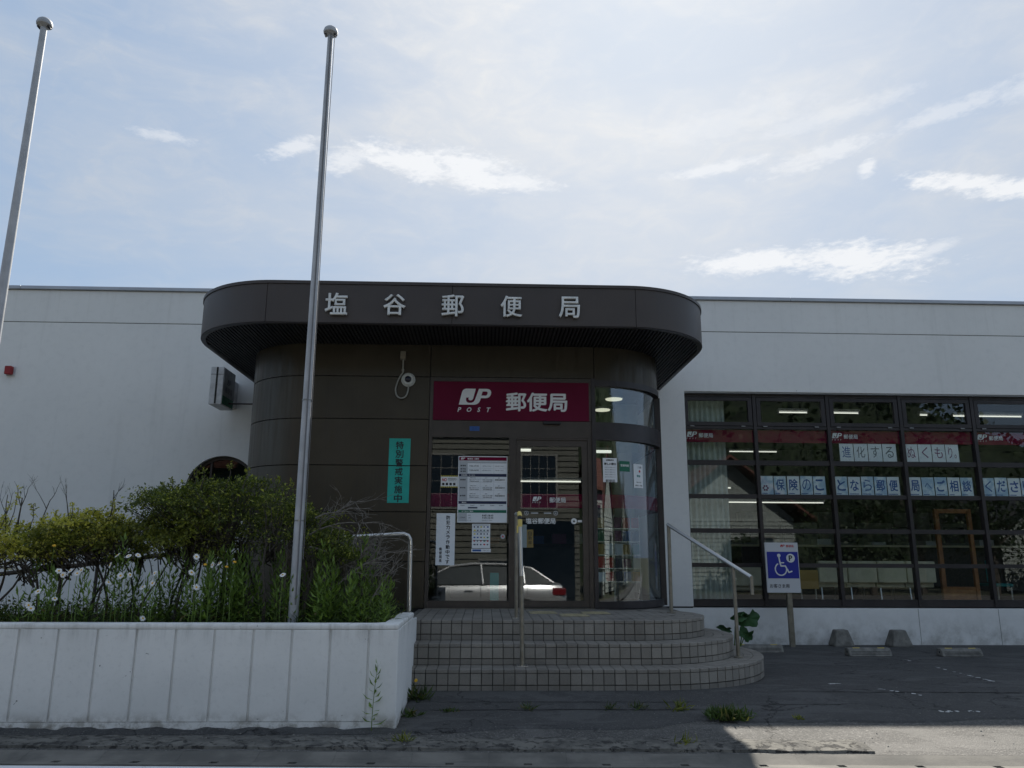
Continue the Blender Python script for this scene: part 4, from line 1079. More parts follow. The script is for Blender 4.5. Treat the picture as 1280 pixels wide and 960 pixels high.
for ci, chs, ink, wd in [(2, ['進', '化', 'す', 'る'], M['blue_l'], .235), (3, ['ぬ', 'く', 'も', 'り。'], M['violet'], .225)]:
    for i, ch in enumerate(chs):
        x0 = colx(ci)+(.13 if ci == 2 else .0)+wd*i; x1 = x0+wd-.012
        poster('poster', ch, x0, x1, 2.694, 2.985, '%s upper row poster sheet of white paper lettered %s in %s' % (ORD[i], ROM[ch], 'blue' if ci == 2 else 'plum'), M['paper'], M['text_grey'] if ch in 'する化' else ink, .0, .62)

# ------------------------------------------------------------------ inside: curtains, lights, furniture
def curtain(x0, x1, y, z0, z1, label, amp=.03, pit=.085, grp=None):
    n = int((x1-x0)/pit*6); V = []; F = []
    for i in range(n+1):
        x = x0+(x1-x0)*i/n; yy = y+amp*math.sin(i*2*PI/6+.4*math.sin(i*.3))+R.uniform(-.003, .003)
        V += [(x, yy, z0), (x+R.uniform(-.002, .002), yy*.6+y*.4, z1)]
    for i in range(n): F.append((2*i, 2*i+2, 2*i+3, 2*i+1))
    o = link('curtain', pymesh('curtain', V, F), M['curtain'], label=label, cat='curtain', smooth=False)
    md = o.modifiers.new('s', 'SOLIDIFY'); md.thickness = .003
    return o
curtain(3.20, 3.90, 12.32, .50, 3.75, 'pale grey green pleated curtain hanging at the left end of the long window')
def tube_light(x0, x1, y, z, label, m='tube', th=.022):
    t = thing('tube_light', label, 'lamp', ((x0+x1)/2, y, z)); box('casing', M['sign_case'], x0-.02, x1+.02, y-.05, y+.05, z+.022, z+.06, t)
    B().tube([(x0, y, z), (x1, y, z)], th/2, 8).obj('tube', M[m], t); 
    b = B().box(x0-.015, x0-.001, y-.02, y+.02, z-.02, z+.021).box(x1+.001, x1+.015, y-.02, y+.02, z-.02, z+.021); b.obj('end_cap', M['sign_case'], t)
def zat(y, yi, xi=1000):  # height seen at row yi at distance y
    return 0
tube_light(4.98, 5.46, 12.75, 3.60, 'tube light behind the second vent pane of the long window')
tube_light(5.75, 6.35, 12.75, 3.60, 'tube light behind the third vent pane of the long window')
tube_light(7.42, 7.55, 12.75, 3.58, 'short end of a tube light behind the fourth vent pane')
tube_light(8.00, 9.20, 12.75, 3.57, 'tube light behind the fifth vent pane of the long window')
tube_light(5.64, 6.75, 17.6, 3.58, 'tube light deep in the room behind the second window column')
tube_light(4.55, 5.35, 17.6, 3.58, 'tube light deep in the room beside the curtain')
tube_light(4.25, 4.95, 15.5, 2.55, 'low hanging tube light in the room beside the curtain')
tube_light(4.75, 7.05, 16.0, 2.30, 'long low tube light seen below the lower poster row')
tube_light(.53, 1.50, 12.2, 2.34, 'long tube light seen through the sliding door above the maroon band')
tube_light(.53, .72, 12.4, 2.86, 'short tube light near the top of the sliding door glass', th=.04)
tube_light(1.62, 1.90, 11.6, 2.74, 'short tube light behind the curved glass', th=.04)
def downlight(x, y, z, lab):
    t = thing('downlight', lab, 'lamp', (x, y, z)); o = B().lathe([(.13, 0), (.15, .02), (.14, .06)], (x, y, z), 20).obj('shade', M['sign_case'], t); autosmooth(o)
    B().lathe([(.12, -.012), (.125, -.001)], (x, y, z), 20).obj('diffuser', M['lamp'], t)
downlight(1.86, 11.0, 3.44, 'larger round ceiling light behind the upper curved glass'); downlight(1.80, 11.75, 3.42, 'smaller round ceiling light lower behind the upper curved glass')
# pale panel added behind the upper curved glass for its sky reflection
box('sky_reflection_panel', M['curtain'], 1.95, 2.28, 11.4, 11.42, 2.7, 3.44, po)
# waiting bench (beige backs)
be = thing('waiting_bench', 'row of beige vinyl bench seats inside the long window', 'bench', (6.8, 13.1, .43))
for i in range(4):
    x0 = 5.55+.50*i; x1 = x0+.485
    box('backrest', M['beige'], x0, x1, 12.98, 13.06, .78, 1.13, be, bev=.02); box('seat', M['beige'], x0, x1, 13.07, 13.5, .70, .78, be, bev=.02)
    B().tube([(x0+.05, 13.02, .43), (x0+.08, 13.1, .70)], .014, 6).obj('leg', M['steel'], be)
    B().tube([(x1-.05, 13.45, .43), (x1-.08, 13.3, .70)], .014, 6).obj('leg', M['steel'], be)
be2 = thing('low_bench', 'short beige bench inside the window beside the curtain', 'bench', (4.55, 13.6, .43))
box('backrest', M['beige'], 4.12, 4.95, 13.5, 13.58, .70, 1.06, be2, bev=.02); box('seat', M['beige'], 4.12, 4.95, 13.59, 14.0, .62, .70, be2, bev=.02)
for x in (4.2, 4.87): B().tube([(x, 13.7, .43), (x, 13.7, .62)], .015, 6).obj('leg', M['steel'], be2)
tb2 = thing('wooden_counter_board', 'brown wooden board on thin legs inside the window below the sign board', 'table', (5.3, 13.0, .43))
box('board', M['wood_b'], 4.95, 5.50, 12.9, 12.93, .68, .98, tb2)
for x in (4.98, 5.22, 5.46): B().tube([(x, 12.95, .43), (x, 12.95, .68)], .012, 6).obj('leg', M['steel'], tb2)
wf = thing('wooden_frame_stand', 'tall orange wood frame stand with a solid lower panel inside the long window', 'stand', (7.93, 13.0, .43))
box('post', M['wood_o'], 7.62, 7.69, 12.97, 13.03, .43, 2.0, wf); box('post', M['wood_o'], 8.19, 8.25, 12.97, 13.03, .43, 2.0, wf)
box('panel', M['wood_o'], 7.69, 8.19, 12.985, 13.015, .43, .68, wf); box('rail', M['wood_o'], 7.69, 8.19, 12.98, 13.02, .68, .72, wf); box('rail', M['wood_o'], 7.69, 8.19, 12.98, 13.02, 1.93, 2.0, wf)
tq = thing('teal_chair', 'teal backed chair inside the long window right of the wooden frame', 'chair', (8.55, 13.1, .43))
box('backrest', M['teal_d'], 8.42, 8.52, 13.0, 13.04, .80, 1.15, tq, bev=.01); box('seat', M['teal_d'], 8.5, 8.85, 13.0, 13.4, .72, .77, tq, bev=.01)
for x, y in ((8.5, 13.03), (8.82, 13.03), (8.5, 13.38), (8.82, 13.38)): B().tube([(x, y, .43), (x, y, .72)], .012, 6).obj('leg', M['steel'], tq)
sc_ = thing('service_counter', 'long dim service counter deep in the room behind the waiting bench', 'counter', (7.5, 16.2, .43))
box('front', M['wood_d'], 3.6, 11.5, 16.0, 16.1, .43, 1.40, sc_); box('top', M['beige'], 3.5, 11.6, 15.9, 16.6, 1.40, 1.44, sc_)
for k in range(6):
    x0 = 4.0+1.15*k; box('monitor', M['frame2'], x0, x0+.42, 16.3, 16.34, 1.50, 1.82, sc_); box('tray', M['paper_grey'], x0+.6, x0+.9, 16.1, 16.4, 1.44, 1.50+.03*(k % 3), sc_)
cb_ = thing('filing_cabinet_row', 'row of grey cabinets against the rear wall of the room', 'cabinet', (8, 18.7, .43))
for k in range(9): box('cabinet', M['sign_face'], 3.4+.92*k, 4.28+.92*k, 18.5, 18.95, .43, 2.0+.25*(k % 2), cb_)
# brochure rack behind curved glass
rk = thing('brochure_rack', 'wire rack full of coloured brochures behind the curved glass', 'rack', (1.8, 10.95, .57))
for x in (1.42, 1.80, 2.16): box('upright', M['steel'], x-.008, x+.008, 10.93, 10.95, .57, 1.75, rk)
pm = [M['wood_o'], M['paper'], M['blue_l'], M['violet'], M['paper_grey'], M['red_p'], M['navy'], M['wood_b'], M['green_p']]
for r_ in range(5):
    zz = .85+.18*r_; box('shelf', M['steel'], 1.41, 2.17, 10.86, 10.94, zz-.012, zz, rk)
    for c_ in range(6):
        x0 = 1.43+.122*c_; box('brochure', R.choice(pm), x0, x0+.105, 10.87+.002*R.random(), 10.885, zz, zz+R.uniform(.12, .155), rk)
# counter and notice wall deep in the lobby
ct = thing('lobby_counter', 'dark service counter deep inside behind the sliding door', 'counter', (.6, 14.2, .43))
box('front', M['room'], -.6, 2.2, 14.0, 14.1, .43, 1.35, ct); box('top', M['wood_d'], -.65, 2.25, 13.9, 14.5, 1.35, 1.40, ct)
for k in range(5): box('document_box', pm[k], 0.0+.4*k, .25+.4*k, 14.0, 14.2, 1.40, 1.40+R.uniform(.1, .25), ct)

# ------------------------------------------------------------------ handrails
def rail(b, pts, r=.019): b.tube(pts, r, 12)
hr = thing('right_handrail', 'stainless handrail sloping down to the right beside the curved steps', 'handrail', (2.08, 8.9, .57))
A_, B_ = Vector((2.095, 8.9, 1.54)), Vector((2.70, 7.95, 1.0))
A_ = Vector((2.100, 8.9, 1.54))
Bq = Vector((2.70, 7.95, .985))
o = B().tube([A_+(A_-Bq).normalized()*.02, Bq], .021, 12).obj('top_rail', M['steel'], hr); autosmooth(o)
o = B().tube([(2.095, 8.9, .575), (2.10, 8.9, 1.53)], .0215, 12).obj('post', M['steel_d'], hr); autosmooth(o)
mid = A_.lerp(Bq, .80)
o = B().tube([(mid.x+.005, mid.y, .19), (mid.x, mid.y, mid.z)], .020, 12).obj('post', M['steel_d'], hr); autosmooth(o)
o = B().tube([Bq+Vector((0, 0, .012)), Bq-Vector((0, 0, .17))], .019, 12).obj('end_post', M['steel_d'], hr); autosmooth(o)
B().lathe([(.05, 0), (.05, .008), (.03, .014)], (2.095, 8.9, .572), 14).obj('flange', M['steel_d'], hr); B().lathe([(.05, 0), (.05, .008), (.03, .014)], (mid.x+.005, mid.y, .191), 14).obj('flange', M['steel_d'], hr)
hc = thing('centre_handrail', 'stainless handrail in front of the sliding door with yellow and black tape on its top', 'handrail', (.35, 7.5, .19))
TPt = Vector((.327, 7.52, 1.52)); TB = Vector((.318, 8.12, 1.60))
o = B().tube([(.357, 7.5, .192), (.345, 7.51, 1.0)], .0215, 14).obj('post', M['steel_d'], hc); autosmooth(o)
o = B().tube([(.345, 7.51, 1.0), (.331, 7.52, 1.52)], .0195, 14).obj('upper_post', M['steel'], hc); autosmooth(o)
o = B().tube([(.322, 8.08, .572), (.318, 8.08, 1.60)], .018, 12).obj('post', M['steel_d'], hc); autosmooth(o)
o = B().tube([(.331, 7.52, 1.52), (.330, 7.55, 1.565), (.325, 7.62, 1.585), (.318, 8.08, 1.61)], .0195, 14).obj('top_rail', M['steel'], hc); autosmooth(o)
tp = [(.3325, 7.52, 1.46), (.3315, 7.52, 1.50), (.331, 7.521, 1.53), (.3305, 7.53, 1.555), (.330, 7.555, 1.578)]
o = B().tube([tp[0], tp[1], tp[2]], .0225, 12).obj('yellow_tape', M['yellow_tape'], hc); o = B().tube([tp[2], tp[3]], .0225, 12).obj('black_tape', M['black_tape'], hc); B().tube([tp[3], tp[4], (.328, 7.60, 1.592)], .0225, 12).obj('yellow_tape', M['yellow_tape'], hc)
B().box(.300, .316, 7.50, 7.505, 1.40, 1.47).obj('tape_end', M['yellow_tape'], hc)
B().box(.305, .409, 7.46, 7.56, .191, .197).obj('base_plate', M['steel'], hc); B().box(.28, .36, 8.04, 8.12, .571, .577).obj('base_plate', M['steel'], hc)
for dx_, dy_ in ((.015, .012), (.09, .012)):
    B().lathe([(.007, 0), (.007, .012)], (.305+dx_, 7.46+dy_, .197), 8).obj('bolt', M['bolt'], hc)
hl = thing('left_handrail', 'stainless handrail at the planter corner running left into the shrubs', 'handrail', (-.70, 7.45, .6))
pts = [(-.703, 7.5, .62), (-.712, 7.5, 1.28), (-.716, 7.49, 1.335), (-.735, 7.48, 1.37), (-.775, 7.46, 1.385), (-1.25, 7.42, 1.352), (-1.9, 7.38, 1.30)]
o = B().tube(pts, .0205, 12).obj('rail', M['steel'], hl); autosmooth(o, 1.)
B().lathe([(.05, 0), (.05, .008), (.03, .014)], (-.703, 7.5, .615), 14).obj('flange', M['steel_d'], hl)
o = B().tube([(-1.85, 7.38, .60), (-1.85, 7.38, 1.30)], .018, 10).obj('post', M['steel_d'], hl)
rr_ = thing('ramp_handrail', 'thin dark handrail behind the shrubs at the left', 'handrail', (-4.2, 8.3, .6))
B().tube([(-6.5, 8.3, .80), (-4.18, 8.3, 1.07), (-2.6, 8.3, 1.27)], .022, 8).obj('rail', M['wood_d'], rr_)
for x in (-5.4, -4.0, -2.7): B().tube([(x, 8.3, 0), (x, 8.3, 1.08+.086*(x+4.18))], .018, 8).obj('post', M['wood_d'], rr_)
box('wooden_post', M['wood_d'], -2.285, -2.19, 7.28, 7.36, .55, 1.20, bev=.006, label='thick dark wooden post standing among the shrub stems in the planter', cat='post')

# ------------------------------------------------------------------ flagpoles
def flagpole(x, y, z0, z1, r0_, r1_, label, rope):
    t = thing('flagpole', label, 'flagpole', (x, y, z0))
    o = B().tube([(x, y, z0), (x, y, z0+1.5), (x, y, z1)], [r0_, r0_*.94, r1_], 20).obj('pole', M['pole'], t); autosmooth(o, 1.)
    o = B().lathe([(r1_*1.2, -.03), (r1_*2.0, -.012), (.064, -.010), (.068, .008), (.060, .034), (.040, .054), (.012, .062)], (x, y, z1), 20).obj('cap', M['pole'], t); autosmooth(o, .9)
    for s in (-1, 1): B().tube([(x+s*.045, y-.02, z1-.028), (x+s*.045, y+.02, z1-.028)], .010, 8).obj('pulley', M['black_tape'], t)
    if rope:
        rr2 = r0_*.92
        P = [(x+.022, y-rr2-.004, z0+.25), (x+.018, y-.045, z0+1.5), (x+.014, y-.040, z1*.6), (x+.012, y-.030, z1-.03)]
        B().tube(P, .0055, 6).obj('halyard', M['rope'], t)
        P = [(x+r0_+.012, y-.01, z0+.6), (x+r0_+.008, y-.01, z0+1.7), (x+.035, y, z1*.7), (x+.04, y, z1-.03)]
        B().tube(P, .003, 6).obj('halyard', M['rope'], t)
    for zz in (z0+.9, z0+1.9): B().tube([(x, y, zz), (x, y, zz+.012)], r0_*1.02, 16).obj('joint_ring', M['bolt'], t)
flagpole(-1.514, 6.4, .55, 5.985, .040, .024, 'tall grey flagpole rising from the planter in front of the canopy', True)
flagpole(-4.03, 6.2, .55, 5.84, .045, .027, 'tall grey flagpole at the left edge of the picture', False)

# ------------------------------------------------------------------ sign board, wheel stops, blocks
sg = thing('disabled_parking_sign', 'white sign board with blue wheelchair symbol panel on a steel post by the window', 'sign', (4.72, 11.75, gz(11.75)))
SYY = 11.6
sx0, sx1, sz0, sz1 = 4.172, 4.672, .672, 1.398
box('board', M['sign_board'], sx0, sx1, SYY, SYY+.03, sz0, sz1, sg, bev=.004)
box('blue_panel', M['blue_p'], sx0+.022, sx1-.012, SYY-.003, SYY, .880, 1.265, sg)
box('post', M['steel_d'], 4.475, 4.545, SYY+.031, SYY+.09, gz(11.7)-.1, 1.33, sg)
def stroke(b, P, w, y, th=.002, n=8):
    for i in range(len(P)-1):
        a, c = Vector(P[i]), Vector(P[i+1]); d = (c-a).normalized(); pn = Vector((-d.y, d.x))*w/2; yy = y-.0002*i
        Q = [a-pn, c-pn, c+pn, a+pn]; b.add([(q_.x, yy, q_.y) for q_ in Q]+[(q_.x, y+th, q_.y) for q_ in Q], [(0, 1, 2, 3), (0, 4, 5, 1), (1, 5, 6, 2), (2, 6, 7, 3), (3, 7, 4, 0)])
    for i, p in enumerate(P): disc(b, p[0], p[1], y-.0001*(i+.5), y+th, w/2, w/2, 12)
b = B(); K = lambda x, y: (sx0+.022+(x-680)/255.*.466, 1.265-(y-405)/200.*.385)
disc(b, *K(778, 433), SYY-.006, SYY-.003, .026, .026, 18)
stroke(b, [K(778, 448), K(784, 490), K(790, 512), K(826, 512), K(852, 560), K(876, 552)], .020, SYY-.0055, .002)
stroke(b, [K(784, 488), K(814, 488)], .016, SYY-.0055, .002)
arcp = [K(788+46*math.cos(math.radians(a)), 536+46*math.sin(math.radians(a))) for a in range(-15, 252, 12)][::-1]
stroke(b, [K(788-.98*46*math.cos(math.radians(60)), 536-46*math.sin(math.radians(60))*.95)]+arcp[1:], .017, SYY-.0052, .002)
b.obj('wheelchair_symbol', M['white'], sg)
b = B(); disc(b, *K(873, 453), SYY-.006, SYY-.003, .064, .064, 24); pc = b.obj('round_badge', M['white'], sg)
text('P', *(K(873, 453)[0],), SYY-.0062, K(873, 453)[1], w=.056, h=.082, m=M['text_dark'], parent=sg, depth=.001, off=.03)
text('お客さま用', sx0+.185, SYY-.0005, .772, w=.29, m=M['text_dark'], parent=sg, depth=.001, off=.015)
b = B(); jp_mark(4.405, SYY-.0005, 1.335, .034, b, .001, False); text('郵便局', 4.55, SYY-.0005, 1.348, w=.115, merge=b, depth=.001, off=.015); b.obj('red_lettering', M['red_p'], sg)

def wheel_stop(x0, y0, label, L=.60):
    z = gz(y0)+.012; t = thing('wheel_stop', label, 'wheel stop', (x0+L/2, y0, z), group='concrete wheel stops in the parking bays')
    prof = [(0, 0), (.035, .07), (.06, .098), (.13, .10), (.155, .08), (.17, 0)]
    V = [(x0+(0 if k < .5 else 0), y0+p[0], z+p[1]) for k in (0,) for p in prof]; V += [(x0+L, y0+p[0], z+p[1]) for p in prof]
    n = len(prof); F = [tuple(range(n)), tuple(range(2*n-1, n-1, -1))]+[(i, n+i, n+(i+1) % n, (i+1) % n) for i in range(n)]
    b = B(); b.add(V, F); b.obj('block', M['concrete'], t, bev=.008)
    for xx in (x0+.07, x0+L-.16): box('yellow_reflector', M['yellow_tape'], xx, xx+.09, y0+.062, y0+.075, z+.096, z+.104, t)
    for xx in (x0+.02,): B().tube([(xx-.022, y0+.08, z+.05), (xx-.019, y0+.08, z+.05)], .014, 8).obj('bolt_hole', M['dark_gap'], t)
    for k in range(3): box('groove', M['dark_gap'], x0+.03, x0+L-.03, y0+.0105+.008*k, y0+.0125+.008*k, z+.0235+.016*k, z+.0275+.016*k, t)
wheel_stop(4.72, 10.28, 'low concrete wheel stop with yellow reflectors in front of the two tapered blocks', .56)
wheel_stop(5.92, 10.24, 'low concrete wheel stop with yellow reflectors, rightmost of the three', .54)
wheel_stop(3.36, 10.75, 'low concrete wheel stop partly hidden behind the curved steps', .68)
def tblock(xc, yc, label, w=.30):
    z = gz(yc)+.012; b = B(); n = 4
    bx, by, tx, ty, h = w/2, .13, w*.30, .07, .235
    V = [(xc-bx, yc-by, z), (xc+bx, yc-by, z), (xc+bx, yc+by, z), (xc-bx, yc+by, z), (xc-bx*.97, yc-by*.97, z+.03), (xc+bx*.97, yc-by*.97, z+.03), (xc+bx*.97, yc+by*.97, z+.03), (xc-bx*.97, yc+by*.97, z+.03),
         (xc-tx, yc-ty, z+h), (xc+tx, yc-ty, z+h), (xc+tx, yc+ty, z+h), (xc-tx, yc+ty, z+h)]
    F = [(3, 2, 1, 0), (8, 9, 10, 11)]+[(i+k*4, (i+1) % 4+k*4, (i+1) % 4+k*4+4, i+k*4+4) for k in (0, 1) for i in range(4)]
    b.add(V, F); o = b.obj('concrete_block', M['concrete'], bev=.018, label=label, cat='concrete block', group='tapered concrete blocks against the wall')
    return o
o = tblock(5.30, 11.80, 'tapered concrete block with rounded top against the wall, left of the pair'); tblock(6.14, 11.75, 'tapered concrete block with flat top against the wall, right of the pair', .31)

# ------------------------------------------------------------------ planter
PX1, PY0, PZ0, PZ1 = -.640, 6.04, -.11, .682
pl = thing('planter_wall', 'long white painted concrete planter with vertical grooves beside the steps', 'planter', (-3.5, 6.2, gz(6.1)))
gx = [-.859-.2845*i for i in range(0, 32)]
box('wall_core', M['planter'], -9.8, PX1-.02, PY0+.014, PY0+.13, PZ0, PZ1-.012, pl)
edges = [PX1]+gx
for i in range(len(edges)-1):
    xa, xb = edges[i+1]+.0085, edges[i]-.0085 if i else PX1-.002
    b = B().box(xa, xb, PY0, PY0+.013, .0, .640)
    b.obj('face_panel', M['planter'], pl, bev=.003)
box('bottom_band', M['planter'], -9.8, PX1-.003, PY0+.001, PY0+.013, PZ0, -.0015, pl)
V = []; 
b = B(); P = [(-9.8, PY0-.001), (PX1, PY0-.001), (PX1+.002, 7.28), (PX1-.12, 7.28), (PX1-.13, PY0+.19), (PX1-.19, PY0+.13), (-9.8, PY0+.13)]
b.prism(P, .6415, PZ1); b.obj('top_band', M['planter'], pl, bev=.014)
box('end_wall', M['planter'], PX1-.12, PX1, PY0+.002, 7.28, PZ0, .641, pl, bev=.006)
box('corner_block', M['planter'], -.80, -.655, 7.281, 7.80, -.1, .60, pl)
sheet_s = B(); n = 40
V = []; F = []
for j in range(9):
    for i in range(n+1): V.append((-9.8+(9.8+PX1-.1)*i/n, PY0+.1+(1.9)*j/8, .60+NR.uniform(-.015, .03)))
for j in range(8):
    for i in range(n): F.append((j*(n+1)+i, j*(n+1)+i+1, (j+1)*(n+1)+i+1, (j+1)*(n+1)+i))
link('soil', pymesh('soil', V, F), M['soil'], pl, smooth=True)
box('back_kerb', M['planter'], -9.8, -.80, 7.95, 8.05, -.1, .60, pl)

# ------------------------------------------------------------------ vegetation
def leaf_quads(cen, dirs, up_, L, Wd, bend=.2):
    """cen (n,3), dirs (n,3) leaf direction, up_ (n,3); returns folded 4-vertex leaves (diamond, 2 triangles)"""
    n = len(cen); d = dirs/np.linalg.norm(dirs, axis=1, keepdims=True)
    s = np.cross(d, up_); s /= (np.linalg.norm(s, axis=1, keepdims=True)+1e-9); nrm = np.cross(s, d)
    L = np.asarray(L).reshape(-1, 1); Wd = np.asarray(Wd).reshape(-1, 1)
    a = cen; b = cen+d*L*.5+s*Wd*.5+nrm*L*bend*.3; c = cen+d*L-nrm*L*bend*.2; e = cen+d*L*.5-s*Wd*.5+nrm*L*bend*.3
    V = np.stack([a, b, c, e], 1).reshape(-1, 3)
    F = np.arange(n*4).reshape(n, 4); return V, F
def np_mesh(name, Vs, Fs):
    V = np.concatenate(Vs); off = 0; FF = []
    for v, f in zip(Vs, Fs): FF.append(f+off); off += len(v)
    Fq = np.concatenate(FF); me = bpy.data.meshes.new(name)
    me.vertices.add(len(V)); me.vertices.foreach_set('co', V.astype('f').ravel())
    k = Fq.shape[1]; me.loops.add(Fq.size); me.loops.foreach_set('vertex_index', Fq.astype('i').ravel())
    me.polygons.add(len(Fq)); me.polygons.foreach_set('loop_start', np.arange(0, Fq.size, k, dtype='i')); me.polygons.foreach_set('loop_total', np.full(len(Fq), k, 'i'))
    me.update(calc_edges=True); me.validate(); return me
def rnd_dir(n, zb=0.):
    v = NR.normal(size=(n, 3)); v[:, 2] += zb; return v/np.linalg.norm(v, axis=1, keepdims=True)
def shrub(name, label, cat, prof_top, prof_bot, y0, y1, ncl, lm, trunks, leafL=(.02, .034), per=34, cr=(.075, .03), grp=None, bark='bark', twig_frac=.5):
    xs_ = [p[0] for p in prof_top]; xa, xb = xs_[0], xs_[-1]
    t = thing(name, label, cat, ((xa+xb)/2, (y0+y1)/2, .6), group=grp)
    ft = lambda x: np.interp(x, xs_, [p[1] for p in prof_top]); fb = lambda x: np.interp(x, [p[0] for p in prof_bot], [p[1] for p in prof_bot])
    ym = (y0+y1)/2; cl = []
    while len(cl) < ncl:
        x = R.uniform(xa, xb); y = R.uniform(y0, y1); e = abs(y-ym)/((y1-y0)/2)
        zt = ft(x)-(.30*e**2)*(ft(x)-fb(x)); zb_ = fb(x)
        if zt <= zb_: continue
        u = R.random()**.62; z = zb_+(zt-zb_)*u
        # hollow the lower inside so stems show
        if u < .5 and R.random() < .45: continue
        cl.append((x, y, z+R.uniform(-.01, .035)*(1 if u > .8 else 0)))
    Vs, Fs = [], []
    for c in cl:
        n = int(per*R.uniform(.6, 1.3)); r = cr[0]*R.uniform(.6, 1.25)
        p = NR.normal(size=(n, 3))*np.array([r, r, cr[1]])*.6+np.array(c)
        d = rnd_dir(n, .35); d[:, :2] += (p-np.array(c))[:, :2]/r*.6
        upv = rnd_dir(n, 1.6)
        L = NR.uniform(leafL[0], leafL[1], n)*R.uniform(.75, 1.45); V, F = leaf_quads(p, d, upv, L, L*NR.uniform(.38, .6, n)); Vs.append(V); Fs.append(F)
    link('foliage', np_mesh('foliage', Vs, Fs), M[lm], t)
    b = B()
    for (tx, ty, fx, fy, fz, r) in trunks:
        P = smooth_pts([(tx, ty, .56), (tx+(fx-tx)*.25+R.uniform(-.03, .03), ty+R.uniform(-.03, .03), .56+(fz-.56)*.35), (tx+(fx-tx)*.6+R.uniform(-.04, .04), ty+(fy-ty)*.5, .56+(fz-.56)*.7), (fx, fy, fz)], 3)
        b.tube(P, [r*(1-.55*i/(len(P)-1)) for i in range(len(P))], 6)
    b.obj('trunk', M[bark], t)
    b = B(); ends = [(tr[2], tr[3], tr[4]) for tr in trunks]
    for c in cl:
        if R.random() > twig_frac: continue
        e = min(ends, key=lambda q_: (q_[0]-c[0])**2+(q_[1]-c[1])**2+(q_[2]-c[2])**2+R.uniform(0, .05))
        s = (e[0]+R.uniform(-.05, .05), e[1]+R.uniform(-.05, .05), min(e[2], c[2])-R.uniform(0, .15))
        mid_ = ((s[0]+c[0])/2+R.uniform(-.03, .03), (s[1]+c[1])/2+R.uniform(-.03, .03), (s[2]+c[2])/2-R.uniform(-.01, .04))
        b.tube([s, mid_, c], [.006, .004, .002], 4, cap=False)
    b.obj('branch', M[bark], t)
    return t
def trs(xa, xb, n, y0, y1, z, r=.012, sp=.2): return [(lambda x: (x+R.uniform(-sp, sp)*.6, R.uniform(y0, y1), x+R.uniform(-.05, .05), R.uniform(y0, y1), z+R.uniform(-.05, .12), r*R.uniform(.7, 1.3)))(xa+(xb-xa)*(i+.5)/n) for i in range(n)]
shrub('yellow_azalea_shrub', 'loose yellow leaved shrub in sunlight at the left end of the planter', 'shrub', [(-6.8, 1.35), (-6.2, 1.5), (-5.4, 1.42), (-4.6, 1.50), (-4.3, 1.52), (-4.0, 1.42), (-3.7, 1.46), (-3.45, 1.50), (-3.25, 1.56), (-3.1, 1.45)], [(-6.8, 1.0), (-4.6, .95), (-3.9, .98), (-3.5, 1.15), (-3.1, 1.22)], 6.45, 7.2, 820, 'leaf_yel', trs(-6.6, -3.2, 17, 6.5, 7.1, 1.1))
shrub('low_hedge_shrub', 'flat topped olive green shrub on thin dark stems in the middle of the planter', 'shrub', [(-3.9, 1.34), (-3.5, 1.44), (-3.25, 1.46), (-2.9, 1.50), (-2.6, 1.52), (-2.35, 1.58), (-2.2, 1.5)], [(-3.9, 1.14), (-3.1, 1.13), (-2.2, 1.12)], 6.5, 7.2, 560, 'leaf_mid', trs(-3.6, -2.3, 11, 6.5, 7.1, 1.15, .011))
shrub('round_azalea_shrub', 'large dense dark green shrub with yellow green tips in front of the entrance', 'shrub', [(-2.98, 1.60), (-2.9, 1.76), (-2.7, 1.74), (-2.5, 1.80), (-2.25, 1.85), (-2.0, 1.82), (-1.8, 1.80), (-1.65, 1.68), (-1.45, 1.50), (-1.25, 1.34), (-1.1, 1.2)], [(-2.98, 1.50), (-2.75, 1.45), (-2.5, 1.30), (-2.2, 1.20), (-1.75, 1.18), (-1.5, 1.15), (-1.2, 1.12), (-1.05, 1.12)], 6.5, 7.4, 620, 'leaf_dark', trs(-2.6, -1.2, 18, 6.5, 7.2, 1.25, .014, .3), per=36, twig_frac=.7)
# sprigs of yellow green growth poking out of the tops
def sprigs(label, pts_, lm):
    t = thing('shoot_cluster', label, 'shoots', (pts_[0][0], 6.75, .6)); Vs, Fs = [], []; b = B()
    for (x, z, h) in pts_:
        y = R.uniform(6.5, 7.0); P = [(x-.03, y, z-.12), (x, y, z), (x+R.uniform(-.02, .03), y, z+h)]
        b.tube(P, [.005, .0035, .002], 4); n = int(18+h*120)
        tt = NR.uniform(.3, 1.05, n); c = np.array(P[1])+(np.array(P[2])-np.array(P[1]))*tt[:, None]+NR.normal(size=(n, 3))*.012
        d = rnd_dir(n, .6); L = NR.uniform(.02, .035, n); V, F = leaf_quads(c, d, rnd_dir(n, 1.), L, L*.5); Vs.append(V); Fs.append(F)
    link('foliage', np_mesh('f', Vs, Fs), M[lm], t); b.obj('stem', M['bark'], t, kind='stuff')
sprigs('yellow green leafy shoots standing out of the top of the round shrub', [(-2.88, 1.72, .08), (-2.72, 1.75, .08), (-2.55, 1.82, .10), (-2.40, 1.83, .06), (-2.18, 1.86, .08), (-2.02, 1.84, .05), (-1.85, 1.80, .06), (-1.7, 1.76, .05)], 'leaf_mid')
sprigs('bright yellow shoots above the low shrubs at the left', [(-4.05, 1.50, .10), (-3.95, 1.52, .2), (-3.85, 1.48, .12), (-3.45, 1.50, .08), (-3.28, 1.52, .08), (-3.15, 1.55, .06), (-4.12, 1.6, .12), (-3.7, 1.45, .1)], 'leaf_yel')
